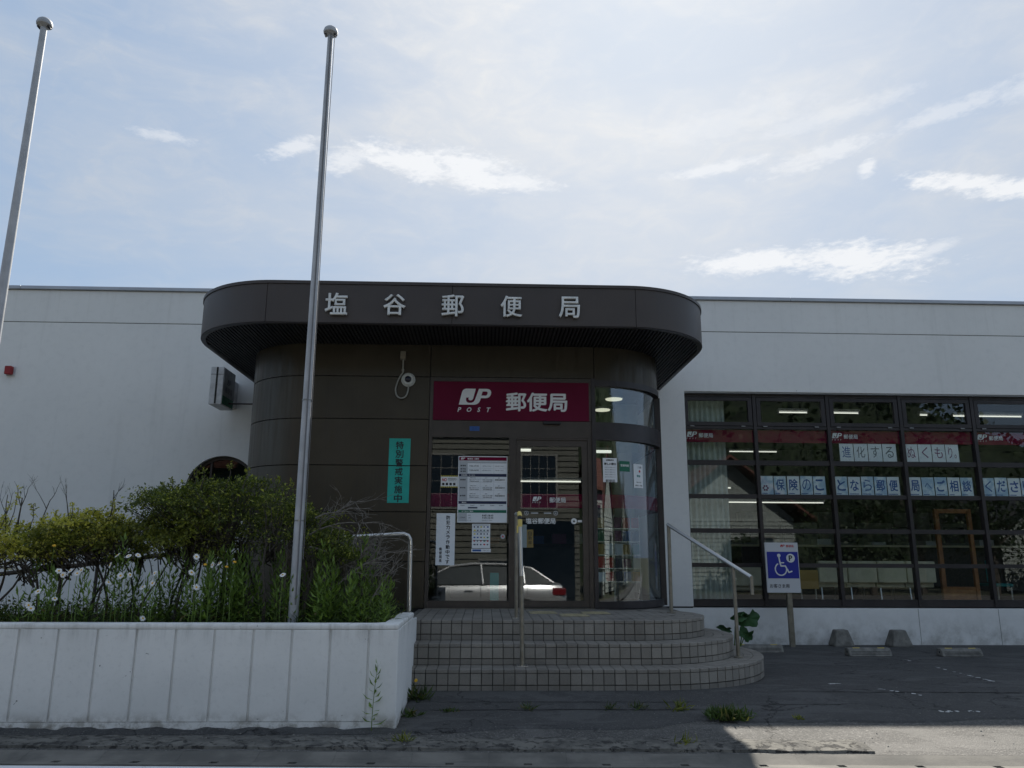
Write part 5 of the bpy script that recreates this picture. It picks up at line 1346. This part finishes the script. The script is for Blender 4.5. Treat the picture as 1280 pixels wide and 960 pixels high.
# bare branches
def bare(label, base, lean, h, n=7, r=.009, m='bark', y=6.8, spread=.35, depth=3):
    t = thing('bare_branch', label, 'branch', (base[0], y, .6)); b = B()
    def grow(p, d, L, r_, k):
        pts2 = [p]; dd = Vector(d)
        for i in range(4):
            dd = (dd+Vector((R.uniform(-.14, .14), R.uniform(-.1, .1), R.uniform(-.03, .12)))).normalized(); pts2.append(pts2[-1]+dd*L/4)
        b.tube(pts2, [r_*(1-.5*i/4) for i in range(5)], 5)
        if k > 0:
            for j in range(2 if k > 1 else 3):
                s = R.choice((2, 3, 4)); q_ = pts2[s]; nd = (dd+Vector((R.uniform(-1, 1)*spread*2, R.uniform(-.3, .3), R.uniform(-.1, .3)))).normalized()
                grow(q_, nd, L*R.uniform(.4, .65), r_*.5, k-1)
    grow(Vector((base[0], y, base[1])), Vector(lean), h*.72, r, depth); b.obj('stem', M[m], t)
bare('bare forked twig rising above the yellow shrub at the far left', (-3.98, 1.35), (-.05, 0, 1), .42); bare('thin bare twig beside the far left forked twig', (-4.08, 1.35), (-.08, 0, 1), .46, r=.006)
bare('leaning bare twig right of the yellow shrub', (-3.82, 1.35), (.35, 0, 1), .40, r=.007)
bare('bare twig curving up against the white wall, left of centre', (-3.56, 1.42), (-.05, 0, 1), .36, r=.006); bare('upright bare twig nearest the round shrub', (-3.22, 1.42), (.05, 0, 1), .42, r=.006, depth=2)
dry = [(-1.55, 1.30, (.6, 0, .35), .5), (-1.40, 1.20, (.8, 0, .25), .5), (-1.30, 1.05, (.8, 0, .5), .38), (-1.20, .95, (.6, 0, .5), .42), (-1.50, 1.45, (.6, 0, .3), .30), (-1.12, .80, (.5, 0, .9), .40), (-1.35, .85, (.3, 0, .9), .45), (-1.45, 1.25, (1, 0, -.1), .55), (-1.0, .75, (.4, 0, .9), .33)]
t = thing('dry_twiggy_shrub', 'half dead shrub of tangled grey twigs right of the central flagpole', 'shrub', (-1.2, 6.9, .6)); b = B()
def grow2(p, d, L, r_, k):
    P = [p]; dd = Vector(d).normalized()
    for i in range(5): dd = (dd+Vector((R.uniform(-.22, .22), R.uniform(-.2, .2), R.uniform(-.2, .16)))).normalized(); P.append(P[-1]+dd*L/5)
    b.tube(P, [r_*(1-.6*i/5) for i in range(6)], 5)
    if k > 0:
        for j in range(5): q_ = P[R.choice((1, 2, 3, 4, 5))]; grow2(q_, dd+Vector((R.uniform(-.8, .8), R.uniform(-.5, .5), R.uniform(-.6, .6))), L*R.uniform(.35, .6), r_*.55, k-1)
for (x, z, d, L) in dry+[(a+.06, b_+.04, c_, L_) for a, b_, c_, L_ in dry]: grow2(Vector((x, R.uniform(6.5, 7.1), z)), d, L, .008, 2)
for x, x2 in ((-1.05, -1.25), (-1.12, -.98), (-1.3, -1.45), (-1.25, -1.2)): b.tube(smooth_pts([(x, 6.85, .58), ((x+x2)/2+.03, 6.85, .85), (x2, 6.85, 1.15)], 3), .013, 6)
b.obj('branch', M['bark_grey'], t)
Vs, Fs = [], []
for (x, z) in [(-1.05, 1.35), (-1.12, 1.42), (-1.22, 1.50), (-1.3, 1.54), (-1.4, 1.5), (-1.35, 1.15), (-1.42, 1.05), (-1.3, .95), (-1.4, .88), (-1.5, 1.3)]:
    n = 22; p = NR.normal(size=(n, 3))*np.array([.035, .04, .02])+np.array((x, 6.75, z)); L = NR.uniform(.02, .032, n); V, F = leaf_quads(p, rnd_dir(n, .3), rnd_dir(n, 1.2), L, L*.5); Vs.append(V); Fs.append(F)
link('foliage', np_mesh('f', Vs, Fs), M['leaf_mid'], t)

# tall leafy weeds (narrow leaves spiralling up a stem)
def weed_mesh(h, seed, dens=110, L0=.075):
    r = np.random.RandomState(seed); n = int(h*dens)
    tt = np.linspace(.12, 1., n); ph = np.arange(n)*2.4
    lean = r.uniform(-.08, .08, 2)
    base = np.stack([lean[0]*tt**2*h, lean[1]*tt**2*h, tt*h], 1)
    el_ = .25+.9*tt**2
    d = np.stack([np.cos(ph)*np.cos(el_), np.sin(ph)*np.cos(el_), np.sin(el_)], 1)
    L = L0*(1.15-.55*tt)*r.uniform(.8, 1.2, n); V, F = leaf_quads(base, d, np.tile([0, 0, 1.], (n, 1))+r.normal(size=(n, 3))*.15, L, L*.19+.003, bend=-.35)
    s = .004; m_ = 6; st = []
    for i in range(m_):
        z = h*i/(m_-1); k = (z/h)**2*h
        for dx_, dy_ in ((s, 0), (-s*.5, s*.86), (-s*.5, -s*.86)): st.append((lean[0]*k+dx_*(1-.6*i/m_), lean[1]*k+dy_*(1-.6*i/m_), z))
    SF = [(i*3+k, i*3+(k+1) % 3, (i+1)*3+(k+1) % 3, (i+1)*3+k) for i in range(m_-1) for k in range(3)]
    me = np_mesh('weed', [V, np.array(st)], [F, np.array(SF)]); me.materials.append(M['weed']); return me
protos = [weed_mesh(h*1.3, 10+i, 66, .115) for i, h in enumerate((.22, .28, .34, .40, .46, .52, .30, .36))]
def put_weed(x, y, z, me, label, grp, sc=1., name='tall_weed'):
    o = bpy.data.objects.new(name, me); C.objects.link(o); o.location = (x, y, z); o.rotation_euler = (R.uniform(-.08, .08), R.uniform(-.08, .08), R.uniform(0, 6.3)); o.scale = (sc, sc, sc)
    o['label'] = label; o['category'] = 'weed'; o['group'] = grp; return o
for i in range(84):
    x = R.uniform(-3.75, -1.75) if i < 58 else R.uniform(-1.75, -1.2); y = R.uniform(6.28, 7.0); put_weed(x, y, .6, R.choice(protos), 'upright green weed with narrow leaves among the white daisies in the planter', 'tall weeds in the planter', R.uniform(.7, 1.05))
for i in range(46):
    x = R.uniform(-1.28, -.78); y = R.uniform(6.30, 7.0); put_weed(x, y, .6, R.choice(protos[:5]+protos[6:]), 'bright green narrow leaved weed in the clump at the right end of the planter', 'weeds at the right end of the planter', R.uniform(.7, 1.25)*(.8 if x > -.95 else 1))
for i in range(14):
    x = -2.0+R.uniform(-.15, .15); y = R.uniform(6.4, 6.8); put_weed(x, y, .6, R.choice(protos[3:6]), 'upright green weed with narrow leaves below the round shrub', 'weeds below the round shrub', R.uniform(.8, 1.1))
# undergrowth
n = 5600; p = np.stack([NR.uniform(-7.4, -.76, n), NR.uniform(6.22, 7.8, n), np.full(n, .59)], 1)
d = rnd_dir(n, 1.5); L = NR.uniform(.05, .24, n); V, F = leaf_quads(p, d, rnd_dir(n), L, NR.uniform(.005, .013, n), bend=-.6)
n2 = 5500; p2 = np.stack([NR.uniform(-7.4, -.76, n2), NR.uniform(6.22, 7.8, n2), NR.uniform(.60, .78, n2)], 1); L2 = NR.uniform(.015, .04, n2); V2, F2 = leaf_quads(p2, rnd_dir(n2, .3), rnd_dir(n2, 1), L2, L2*.6)
link('undergrowth', np_mesh('undergrowth', [V, V2], [F, F2]), M['grass'], kind='stuff', label='grass blades and low leaves covering the planter soil', cat='undergrowth')
# daisies
def daisy_mesh(stem_h, pet, seed, tiltx, tilty, npet=12, rr_=.024):
    b = B(); r = random.Random(seed)
    b.k = 0; b.tube([(0, 0, 0), (r.uniform(-.02, .02), 0, stem_h*.5), (0, 0, stem_h)], [.003, .0022, .002], 4)
    ax = Matrix.Rotation(tiltx, 3, 'X') @ Matrix.Rotation(tilty, 3, 'Y'); o = Vector((0, 0, stem_h))
    b.k = 1
    for k in range(npet):
        a = 2*PI*k/npet+r.uniform(-.1, .1); L = rr_*r.uniform(.85, 1.1); w = .0075
        V = [Vector((math.cos(a)*.005, math.sin(a)*.005, 0)), Vector((math.cos(a)*L*.6-math.sin(a)*w, math.sin(a)*L*.6+math.cos(a)*w, .002)), Vector((math.cos(a)*L, math.sin(a)*L, -.004*r.random())), Vector((math.cos(a)*L*.6+math.sin(a)*w, math.sin(a)*L*.6-math.cos(a)*w, .002))]
        b.add([tuple(o+ax@v) for v in V], [(0, 1, 2, 3)])
    b.k = 2; n = 8
    V = [tuple(o+ax@Vector((.008*math.cos(2*PI*k/n), .008*math.sin(2*PI*k/n), .002))) for k in range(n)]+[tuple(o+ax@Vector((0, 0, .007)))]
    b.add(V, [(k, (k+1) % n, n) for k in range(n)])
    me = b.mesh('daisy'); me.materials.append(M['weed']); me.materials.append(M[pet]); me.materials.append(M['ypetal']); return me
D = [(-3.558, 0.801), (-3.536, 0.777), (-3.499, 0.903), (-3.362, 0.849), (-3.359, 1.056), (-3.324, 1.026), (-3.272, 1.057), (-3.214, 1.038), (-3.186, 1.063), (-2.967, 1.101), (-2.92, 1.175), (-2.832, 1.17), (-2.757, 1.176), (-2.803, 1.028), (-2.877, 1.021), (-2.694, 0.937), (-2.622, 0.967), (-2.612, 1.041), (-2.964, 0.972), (-2.669, 0.707), (-2.298, 1.166), (-2.167, 1.105), (-2.112, 1.117), (-2.325, 1.048), (-2.277, 0.938), (-1.608, 1.033)]
for i, (x, z) in enumerate(D):
    me = daisy_mesh(z-.6, 'petal', i, R.uniform(.35, 1.45), R.uniform(-.9, .9), R.choice((11, 13, 14)), R.uniform(.024, .030)); o = bpy.data.objects.new('daisy', me); C.objects.link(o); o.location = (x*.975, 6.20, .6)
    o['label'] = 'white daisy with yellow centre among the weeds in the planter' if i < len(D)-1 else 'lone white daisy just left of the central flagpole foot'
    if i < len(D)-1: o['group'] = 'white daisies in the planter'
    o['category'] = 'flower'
for i, (x, z) in enumerate([(-3.421, 1.247), (-2.224, 1.11), (-2.053, 1.093), (-1.993, 1.13)]):
    me = daisy_mesh(z-.6, 'ypetal', 40+i, .5, .3, 10, .015); o = bpy.data.objects.new('yellow_flower', me); C.objects.link(o); o.location = (x*.975, 6.20, .6)
    o['category'] = 'flower'; o['label'] = 'single small yellow flower beneath the yellow shrub' if i == 0 else 'small orange yellow flower beside the daisies left of the round shrub stems'
    if i: o['group'] = 'yellow flowers in the planter'
# weeds on the asphalt
wm = weed_mesh(.50, 77, 46, .11); o = put_weed(-.805, 5.98, gz(5.98), wm, 'single tall reddish green weed growing at the foot of the planter wall', None, .93, 'wall_foot_weed'); del o['group']; o.rotation_euler = (0, 0, .3)
def tuft(x, y, n, L0, w, label, m='tuft', sp=.05, zb=.9, z=None, cat='weed', flower=None):
    z = gz(y)+.01 if z is None else z
    p = np.stack([NR.normal(x, sp, n), NR.normal(y, sp*.6, n), np.full(n, z)], 1); d = rnd_dir(n, zb); d[:, 2] = np.abs(d[:, 2]); L = NR.uniform(.5, 1., n)*L0
    V, F = leaf_quads(p, d, rnd_dir(n, .5), L, np.full(n, w), bend=-.4)
    t = thing('weed_tuft', label, cat, (x, y, z)); link('foliage', np_mesh('tuft', [V], [F]), M[m], t)
    if flower: b = B(); disc(b, *flower, y-.13, y-.11, .014, .012, 8); b.obj('flower', M['ypetal'], t)
tuft(1.90, 6.33, 380, .12, .015, 'bushy bright green weed on the sunlit edge of the asphalt', sp=.075, zb=.9)
tuft(-.545, 5.72, 50, .10, .008, 'small olive weed tuft at the kerb just right of the planter corner', 'leaf_mid', .03)
tuft(-.28, 6.55, 40, .05, .012, 'tiny weed in the asphalt nearest the planter', 'grass', .03)
tuft(.36, 6.62, 45, .09, .006, 'small grass tuft on the asphalt below the centre handrail', 'grass', .02)
tuft(1.02, 6.62, 45, .08, .006, 'faint grass tuft in the asphalt, second from the bushy weed', 'grass', .03)
tuft(1.27, 6.64, 60, .09, .006, 'grass tuft in the asphalt close to the right end of the steps front', 'grass', .035)
tuft(1.58, 6.60, 46, .12, .012, 'thin yellowish weed just left of the bushy weed', 'leaf_mid', .03)
tuft(1.40, 5.66, 30, .10, .008, 'dry pale weed sprig at the kerb strip', 'leaf_mid', .03)
tuft(2.45, 6.3, 30, .05, .010, 'tiny yellow weed at the corner of the sunlit apron', 'leaf_mid', .02)
tuft(-.55, 6.95, 80, .17, .014, 'leafy weed with a yellow flower between the planter and the steps', 'grass', .035, 1.2, flower=(-.565, .165))
tuft(-.545, 6.4, 30, .11, .018, 'broad leaved weed at the foot of the planter end', 'grass', .03, .2)
# small stones and crumbs of asphalt
b = B()
for i in range(110):
    x, y = R.uniform(-5, 7), R.choice((R.uniform(5.5, 6.1), R.uniform(5.5, 8.5))); r = R.uniform(.003, .010)
    if x < -.6 and y > 5.95: y = 5.8
    if y > 7.2 and x < 3: continue
    z = gz(y)+.02 if (x > -.62 and y > 6.4) else gz(y)+.025
    V = [(x+r*R.uniform(.7, 1.2)*math.cos(a), y+r*R.uniform(.7, 1.2)*math.sin(a), z-.006) for a in (0, 1.57, 3.14, 4.71)]+[(x, y, z-.006+r)]
    b.add(V, [(0, 1, 4), (1, 2, 4), (2, 3, 4), (3, 0, 4)])
b.obj('gravel_crumbs', M['concrete'], kind='stuff', label='scattered stones and asphalt crumbs on the ground', cat='gravel')
# big leaved plant by the steps
bp = thing('broad_leaf_plant', 'plant with large drooping green leaves beside the curved steps', 'plant', (3.1, 9.8, gz(9.8)))
def bigleaf(cx, cz, rx, rz, tilt, seed, yy=9.8):
    r = random.Random(seed); n = 22; V = [(cx, yy, cz)]; 
    for k in range(n):
        a = 2*PI*k/n+.3; rr = 1+.14*math.sin(a*5+seed)+r.uniform(-.07, .07)
        if abs(((a-PI/2+PI) % (2*PI))-PI) < .35: rr *= .45
        u, v = rx*rr*math.cos(a), rz*rr*math.sin(a); ct, st_ = math.cos(tilt), math.sin(tilt)
        V.append((cx+u*ct-v*st_, yy-.05+.05*math.cos(a*2)+.03*r.random(), cz+u*st_+v*ct))
    F = [(0, 1+k, 1+(k+1) % n) for k in range(n)]
    o = link('leaf', pymesh('leaf', V, F), M['bigleaf'], bp, smooth=True); md = o.modifiers.new('s', 'SOLIDIFY'); md.thickness = .003
    B().tube([(cx, yy, cz), (cx-.05, yy+.02, cz-.12), (3.0+(cx-3.0)*.4, yy+.05, gz(9.8))], [.006, .007, .008], 6).obj('stalk', M['weed'], bp)
bigleaf(3.23, .455, .155, .105, .1, 1, 9.75); bigleaf(3.18, .27, .10, .075, -.5, 2, 9.7); bigleaf(2.93, .33, .09, .035, -.3, 3, 9.72); bigleaf(3.12, .47, .10, .045, .15, 4, 9.72)

# ------------------------------------------------------------------ across the street (seen in the glass)
def car(x0, yn, label):
    t = thing('parked_car', label, 'car', (x0+2.2, yn-.86, gz(yn-.8)-.03)); zr = gz(yn-.8)-.03; W2 = .86; cy = yn-W2
    # lower body: stations along x (front at x0): x, top z, half width, bottom z
    st = [(0, .62, .55, .30), (.06, .70, .68, .22), (.30, .80, .80, .20), (.8, .90, .85, .20), (1.15, .96, .86, .20), (1.9, .965, .86, .20), (2.8, .985, .86, .20), (3.5, 1.0, .86, .20), (4.0, 1.0, .84, .22), (4.26, .96, .80, .26), (4.36, .80, .72, .32)]
    V = []; F = []; prof = [(.90, .0), (1.0, .25), (1.0, .55), (.97, .8), (.90, .95), (.78, 1.0), (0, 1.02)]; m_ = len(prof)*2-1
    for (x, zt, hw, zb) in st:
        ring = [(cy+hw*u, zb+(zt-zb)*v) for u, v in prof]+[(cy-hw*u, zb+(zt-zb)*v) for u, v in prof[-2::-1]]
        V += [(x0+x, y, zr+z) for y, z in ring]
    for i in range(len(st)-1):
        for k in range(m_-1): F.append((i*m_+k, (i+1)*m_+k, (i+1)*m_+k+1, i*m_+k+1))
        F.append((i*m_+m_-1, (i+1)*m_+m_-1, (i+1)*m_, i*m_))
    F.append(tuple(range(m_))); F.append(tuple((len(st)-1)*m_+k for k in range(m_-1, -1, -1)))
    b = B(); b.add(V, F); o = b.obj('body', M['car'], t); autosmooth(o, .5)
    gs_ = [(1.05, .955, .955), (1.85, 1.40, .955), (2.3, 1.46, .955), (3.0, 1.45, .96), (3.6, 1.36, .97), (4.05, 1.02, .985)]
    V = []; F = []
    for (x, zt, zb) in gs_:
        k = (zt-zb)/.5; V += [(x0+x, cy+.80, zr+zb), (x0+x, cy+.80-.20*k, zr+zt-.03*k), (x0+x, cy-.80+.20*k, zr+zt-.03*k), (x0+x, cy-.80, zr+zb)]
    for i in range(len(gs_)-1):
        for k in range(3): F.append((i*4+k, (i+1)*4+k, (i+1)*4+k+1, i*4+k+1))
    b = B(); b.add(V, F); o = b.obj('window_glass', M['car_glass'], t)
    V = []; F = []
    rf_ = [(1.80, 1.385), (1.86, 1.41), (2.3, 1.475), (3.0, 1.465), (3.55, 1.385), (3.65, 1.36)]
    for (x, z) in rf_: V += [(x0+x, cy+.625, zr+z-.035), (x0+x, cy+.50, zr+z), (x0+x, cy-.50, zr+z), (x0+x, cy-.625, zr+z-.035)]
    for i in range(len(rf_)-1):
        for k in range(3): F.append((i*4+k, (i+1)*4+k, (i+1)*4+k+1, i*4+k+1))
    b = B(); b.add(V, F); o = b.obj('roof', M['car'], t); autosmooth(o, .8)
    for s in (1, -1):
        for P in ([(1.02, .93, .81), (1.82, 1.385, .63)], [(2.55, .96, .815), (2.50, 1.44, .635)], [(3.45, .98, .815), (3.42, 1.37, .64)], [(4.08, 1.0, .80), (3.6, 1.36, .62)], [(1.80, 1.385, .635), (2.3, 1.455, .63), (3.0, 1.445, .635), (3.6, 1.355, .635)]):
            o = B().tube([(x0+x, cy+s*y, zr+z) for x, z, y in P], .028, 6).obj('pillar', M['car'], t)
        for xx in (2.15, 3.15): B().tube([(x0+xx, cy+s*.865, zr+.80), (x0+xx+.18, cy+s*.872, zr+.805)], .014, 6).obj('door_handle', M['chrome'], t)
        for xx in (1.45, 2.5, 3.5): box('door_gap', M['rubber'], x0+xx, x0+xx+.008, cy+s*.859-.003, cy+s*.859+.003, zr+.32, zr+.93, t)
        B().box(x0+1.25, x0+1.45, cy+s*.86, cy+s*1.0, zr+.93, zr+1.05).obj('mirror', M['car'], t, bev=.03)
        B().box(x0+4.05, x0+4.345, cy+s*.60, cy+s*.835, zr+.70, zr+.88).obj('tail_light', M['tail'], t, bev=.03)
        B().box(x0+.10, x0+.42, cy+s*.55, cy+s*.80, zr+.60, zr+.74).obj('headlight', M['chrome'], t, bev=.03)
        for xx in (.85, 3.45):
            w = thing_part('wheel', t, (x0+xx, cy+s*.78, zr+.31)); yy = cy+s*.78
            def wl(r, wd, prof_):
                V = []; F = []; n = 24
                for (rr, dy_) in prof_:
                    for k in range(n): V.append((x0+xx+rr*math.cos(2*PI*k/n), yy+dy_, zr+.31+rr*math.sin(2*PI*k/n)))
                for i in range(len(prof_)-1):
                    for k in range(n): F.append((i*n+k, i*n+(k+1) % n, (i+1)*n+(k+1) % n, (i+1)*n+k))
                F.append(tuple(range(n))); F.append(tuple((len(prof_)-1)*n+k for k in range(n-1, -1, -1))); b_ = B(); b_.add(V, F); return b_
            wl(.31, .1, [(.22, -.1), (.30, -.1), (.315, -.06), (.315, .06), (.30, .1), (.22, .1)]).obj('tyre', M['rubber'], w)
            wl(.2, .1, [(.21, -.085), (.215, .0), (.21, .105), (.12, .085), (.05, .10)] if s > 0 else [(.05, -.10), (.12, -.085), (.21, -.105), (.215, 0), (.21, .085)]).obj('rim', M['chrome'], w)
    return t
def thing_part(name, parent, loc):
    o = bpy.data.objects.new(name, None); C.objects.link(o); o.parent = parent; o.location = Vector(loc)-WL[parent]; WL[o] = Vector(loc); o.empty_display_size = .05; return o
cr_ = car(-2.2, -.75, 'silver sedan parked in the street, mirrored in the door glass')
cr_.scale = (1.16, 1., 1.); cr_.location.x -= .45

def siding_wall(name, m, x0, x1, y, z0, z1, parent, pitch=.22, face=1):
    V = []; F = []; z = z0; b = B()
    while z < z1:
        zt = min(z+pitch, z1); b.add([(x0, y+.05*face, z), (x1, y+.05*face, z), (x1, y, zt), (x0, y, zt), (x0, y, z), (x1, y, z)], [(0, 1, 2, 3), (0, 4, 5, 1)]); z += pitch
    b.add([(x0, y-.2*face, z0), (x1, y-.2*face, z0), (x1, y-.2*face, z1), (x0, y-.2*face, z1)], [(0, 1, 2, 3)])
    return b.obj(name, m, parent)
def house(x0, x1, y0, y1, h, rh, label, wm, rm, wins, z0=-.47, ridge='x', ov=.5):
    t = thing('house', label, 'house', ((x0+x1)/2, (y0+y1)/2, z0))
    siding_wall('wall', M[wm], x0, x1, y1, z0, h, t); box('wall', M[wm], x0, x1, y0, y1-.21, z0, h, t)
    if ridge == 'x':
        ym = (y0+y1)/2; b = B()
        for s in (1, -1):
            ye = y1+ov if s > 0 else y0-ov; V = [(x0-ov, ye, h-.15), (x1+ov, ye, h-.15), (x1+ov, ym, h+rh), (x0-ov, ym, h+rh)]; V += [(v[0], v[1], v[2]+.14) for v in V]
            b.add(V, [(0, 1, 2, 3), (4, 5, 6, 7), (0, 1, 5, 4), (1, 2, 6, 5), (2, 3, 7, 6), (3, 0, 4, 7)])
        b.obj('roof', M[rm], t)
        B().add([(x0, y0, h), (x0, y1, h), (x0, ym, h+rh-.02)], [(0, 1, 2)]).add([(x1, y0, h), (x1, y1, h), (x1, ym, h+rh-.02)], [(0, 1, 2)]).obj('gable', M[wm], t)
    else:
        xm = (x0+x1)/2; b = B()
        for s in (1, -1):
            xe = x1+ov if s > 0 else x0-ov; V = [(xe, y0-ov, h-.15), (xe, y1+ov, h-.15), (xm, y1+ov, h+rh), (xm, y0-ov, h+rh)]; V += [(v[0], v[1], v[2]+.14) for v in V]
            b.add(V, [(0, 1, 2, 3), (4, 5, 6, 7), (0, 1, 5, 4), (1, 2, 6, 5), (2, 3, 7, 6), (3, 0, 4, 7)])
        b.obj('roof', M[rm], t)
        V = [(x0, y1, h), (x1, y1, h), (xm, y1, h+rh-.02)]; B().add(V, [(0, 1, 2)]).obj('gable', M[wm], t)
    for (xa, xb, za, zb) in wins:
        w = B().box(xa-.07, xb+.07, y1+.051, y1+.08, za-.07, za).box(xa-.07, xb+.07, y1+.051, y1+.08, zb, zb+.07).box(xa-.07, xa, y1+.051, y1+.08, za, zb).box(xb, xb+.07, y1+.051, y1+.08, za, zb).obj('window', M['trim'], t)
        box('pane', M['hwin'], xa, xb, y1+.052, y1+.058, za, zb, w)
        b = B()
        for k in range(1, 4): b.box(xa+(xb-xa)*k/4-.01, xa+(xb-xa)*k/4+.01, y1+.059, y1+.066, za, zb)
        for k in range(1, 4): b.box(xa, xb, y1+.059, y1+.065, za+(zb-za)*k/4-.01, za+(zb-za)*k/4+.01)
        b.obj('muntin', M['trim'], w)
    return t
house(-9, 3.6, -18, -10.8, 6.2, 1.8, 'beige clapboard house across the street with gridded windows', 'siding', 'roof_d', [(-2.6, -.9, 3.0, 5.0), (1.4, 2.7, 3.0, 5.0), (-6.5, -5, 3, 5), (-.2, 1.0, .2, 1.0)])
box('dark_reflection_panel', M['hwin'], 1.3, 3.4, -10.76, -10.72, -.44, 2.5, label='flat dark panel added on the beige clapboard house to darken the door reflection', cat='dark panel')  # dark sheet added so the sliding door glass mirrors something dark
box('dark_reflection_wall', M['roof_d'], -12, .9, -8.6, -8.4, -.47, .75, label='low dark wall added before the beige clapboard house to darken the door reflection', cat='wall')  # added to darken the lower part of what the door glass mirrors
house(9.5, 16.5, -26, -17, 3.2, 3.2, 'grey green house with a red brown gable roof across the street', 'siding_g', 'roof_r', [(13.6, 15.3, .8, 2.2)], ridge='y', ov=.9)
house(5.2, 8.2, -22, -15, 4.2, 1.6, 'narrow grey green house between the beige house and the gabled one', 'siding_g', 'roof_r', [(5.8, 7.0, 2.2, 3.4)])
house(27, 36, -24, -16, 3.0, 2.4, 'far grey green house with dark roof at the right across the street', 'siding_g', 'roof_d', [(29, 31, .8, 2.2)], ridge='y', ov=.8)
house(-24, -12, -20, -12, 5.2, 2.2, 'beige house at the left across the street', 'siding', 'roof_r', [(-20, -18, 2.8, 4.2)])
def tree(x, y, h, r, label, seed, n=2600):
    rs_ = np.random.RandomState(seed); z0 = -.47; t = thing('tree', label, 'tree', (x, y, z0))
    b = B(); b.tube(smooth_pts([(x, y, z0-.1), (x+.1, y, z0+h*.3), (x-.05, y+.1, z0+h*.55), (x, y, z0+h*.85)], 3), [.18, .17, .16, .15, .14, .12, .1, .08, .06, .05], 8)
    for k in range(6):
        a = k*1.05; b.tube([(x, y, z0+h*(.35+.07*k)), (x+math.cos(a)*r*.4, y+math.sin(a)*r*.4, z0+h*(.5+.07*k)), (x+math.cos(a)*r*.8, y+math.sin(a)*r*.8, z0+h*(.58+.07*k))], [.07, .05, .02], 5)
    b.obj('trunk', M['bark'], t)
    c = rs_.normal(size=(26, 3)); c /= np.linalg.norm(c, axis=1, keepdims=True); c = c*np.array([r, r, h*.33])*rs_.uniform(.35, 1., (26, 1))+np.array([x, y, z0+h*.64])
    idx = rs_.randint(0, 26, n); p = c[idx]+rs_.normal(size=(n, 3))*r*.22; L = rs_.uniform(.12, .26, n)
    dd = rs_.normal(size=(n, 3)); uu = rs_.normal(size=(n, 3)); V, F = leaf_quads(p, dd, uu, L, L*.7); link('crown', np_mesh('crown', [V], [F]), M['tree'], t)
tl = ['slender', 'broad', 'tall', 'low spreading', 'young', 'old', 'rounded', 'shaggy', 'dense', 'leaning', 'dark', 'twin crowned', 'thick']
for i, (x, y, h, r) in enumerate([(18.5, -13, 5.0, 2.2), (21.5, -14, 6.5, 2.6), (24.5, -13, 5.5, 2.4), (19.5, -20, 8, 3), (13., -14.5, 2.6, 1.2), (17, -11.8, 3.0, 1.6), (28, -12.5, 3.4, 1.8), (23, -22, 9, 3.2), (32, -12, 4.5, 2.2), (6.5, -13, 3.0, 1.3), (37, -20, 8, 3), (-11, -11, 5, 1.8), (26, -27, 10, 3.4)]):
    tree(x, y, h, r, '%s green tree across the street seen in the window glass' % tl[i], 100+i)
# wooded hillside behind the houses
V = []; F = []; nx, ny = 90, 26
for j in range(ny+1):
    for i in range(nx+1):
        x = -95+200*i/nx; y = -34-2.6*j; e = max(0, 1-abs((x+5)/85)**4); k = j/ny
        z = -.5+e*(33*(1-(1-k)**2))+1.3*math.sin(x*.31+j)*k+NR.uniform(-.8, .8)*min(1, k*5)
        V.append((x+NR.uniform(-.6, .6), y+NR.uniform(-.5, .5), z))
for j in range(ny):
    for i in range(nx): F.append((j*(nx+1)+i, (j+1)*(nx+1)+i, (j+1)*(nx+1)+i+1, j*(nx+1)+i+1))
link('hillside', pymesh('hillside', V, F), M['hill'], kind='structure')
rs_ = np.random.RandomState(5); n = 26000; k = rs_.randint(0, len(V), 1500); VV = np.array(V); cc_ = VV[k]+np.array([0, 0, 1.2])
idx = rs_.randint(0, 1500, n); p = cc_[idx]+rs_.normal(size=(n, 3))*np.array([1.0, 1.0, .9]); L = rs_.uniform(.5, 1.1, n); Vq, Fq = leaf_quads(p, rs_.normal(size=(n, 3)), rs_.normal(size=(n, 3)), L, L*.7)
link('forest', np_mesh('forest', [Vq], [Fq]), M['tree'], kind='stuff', label='dark green woodland covering the hillside across the street', cat='forest')
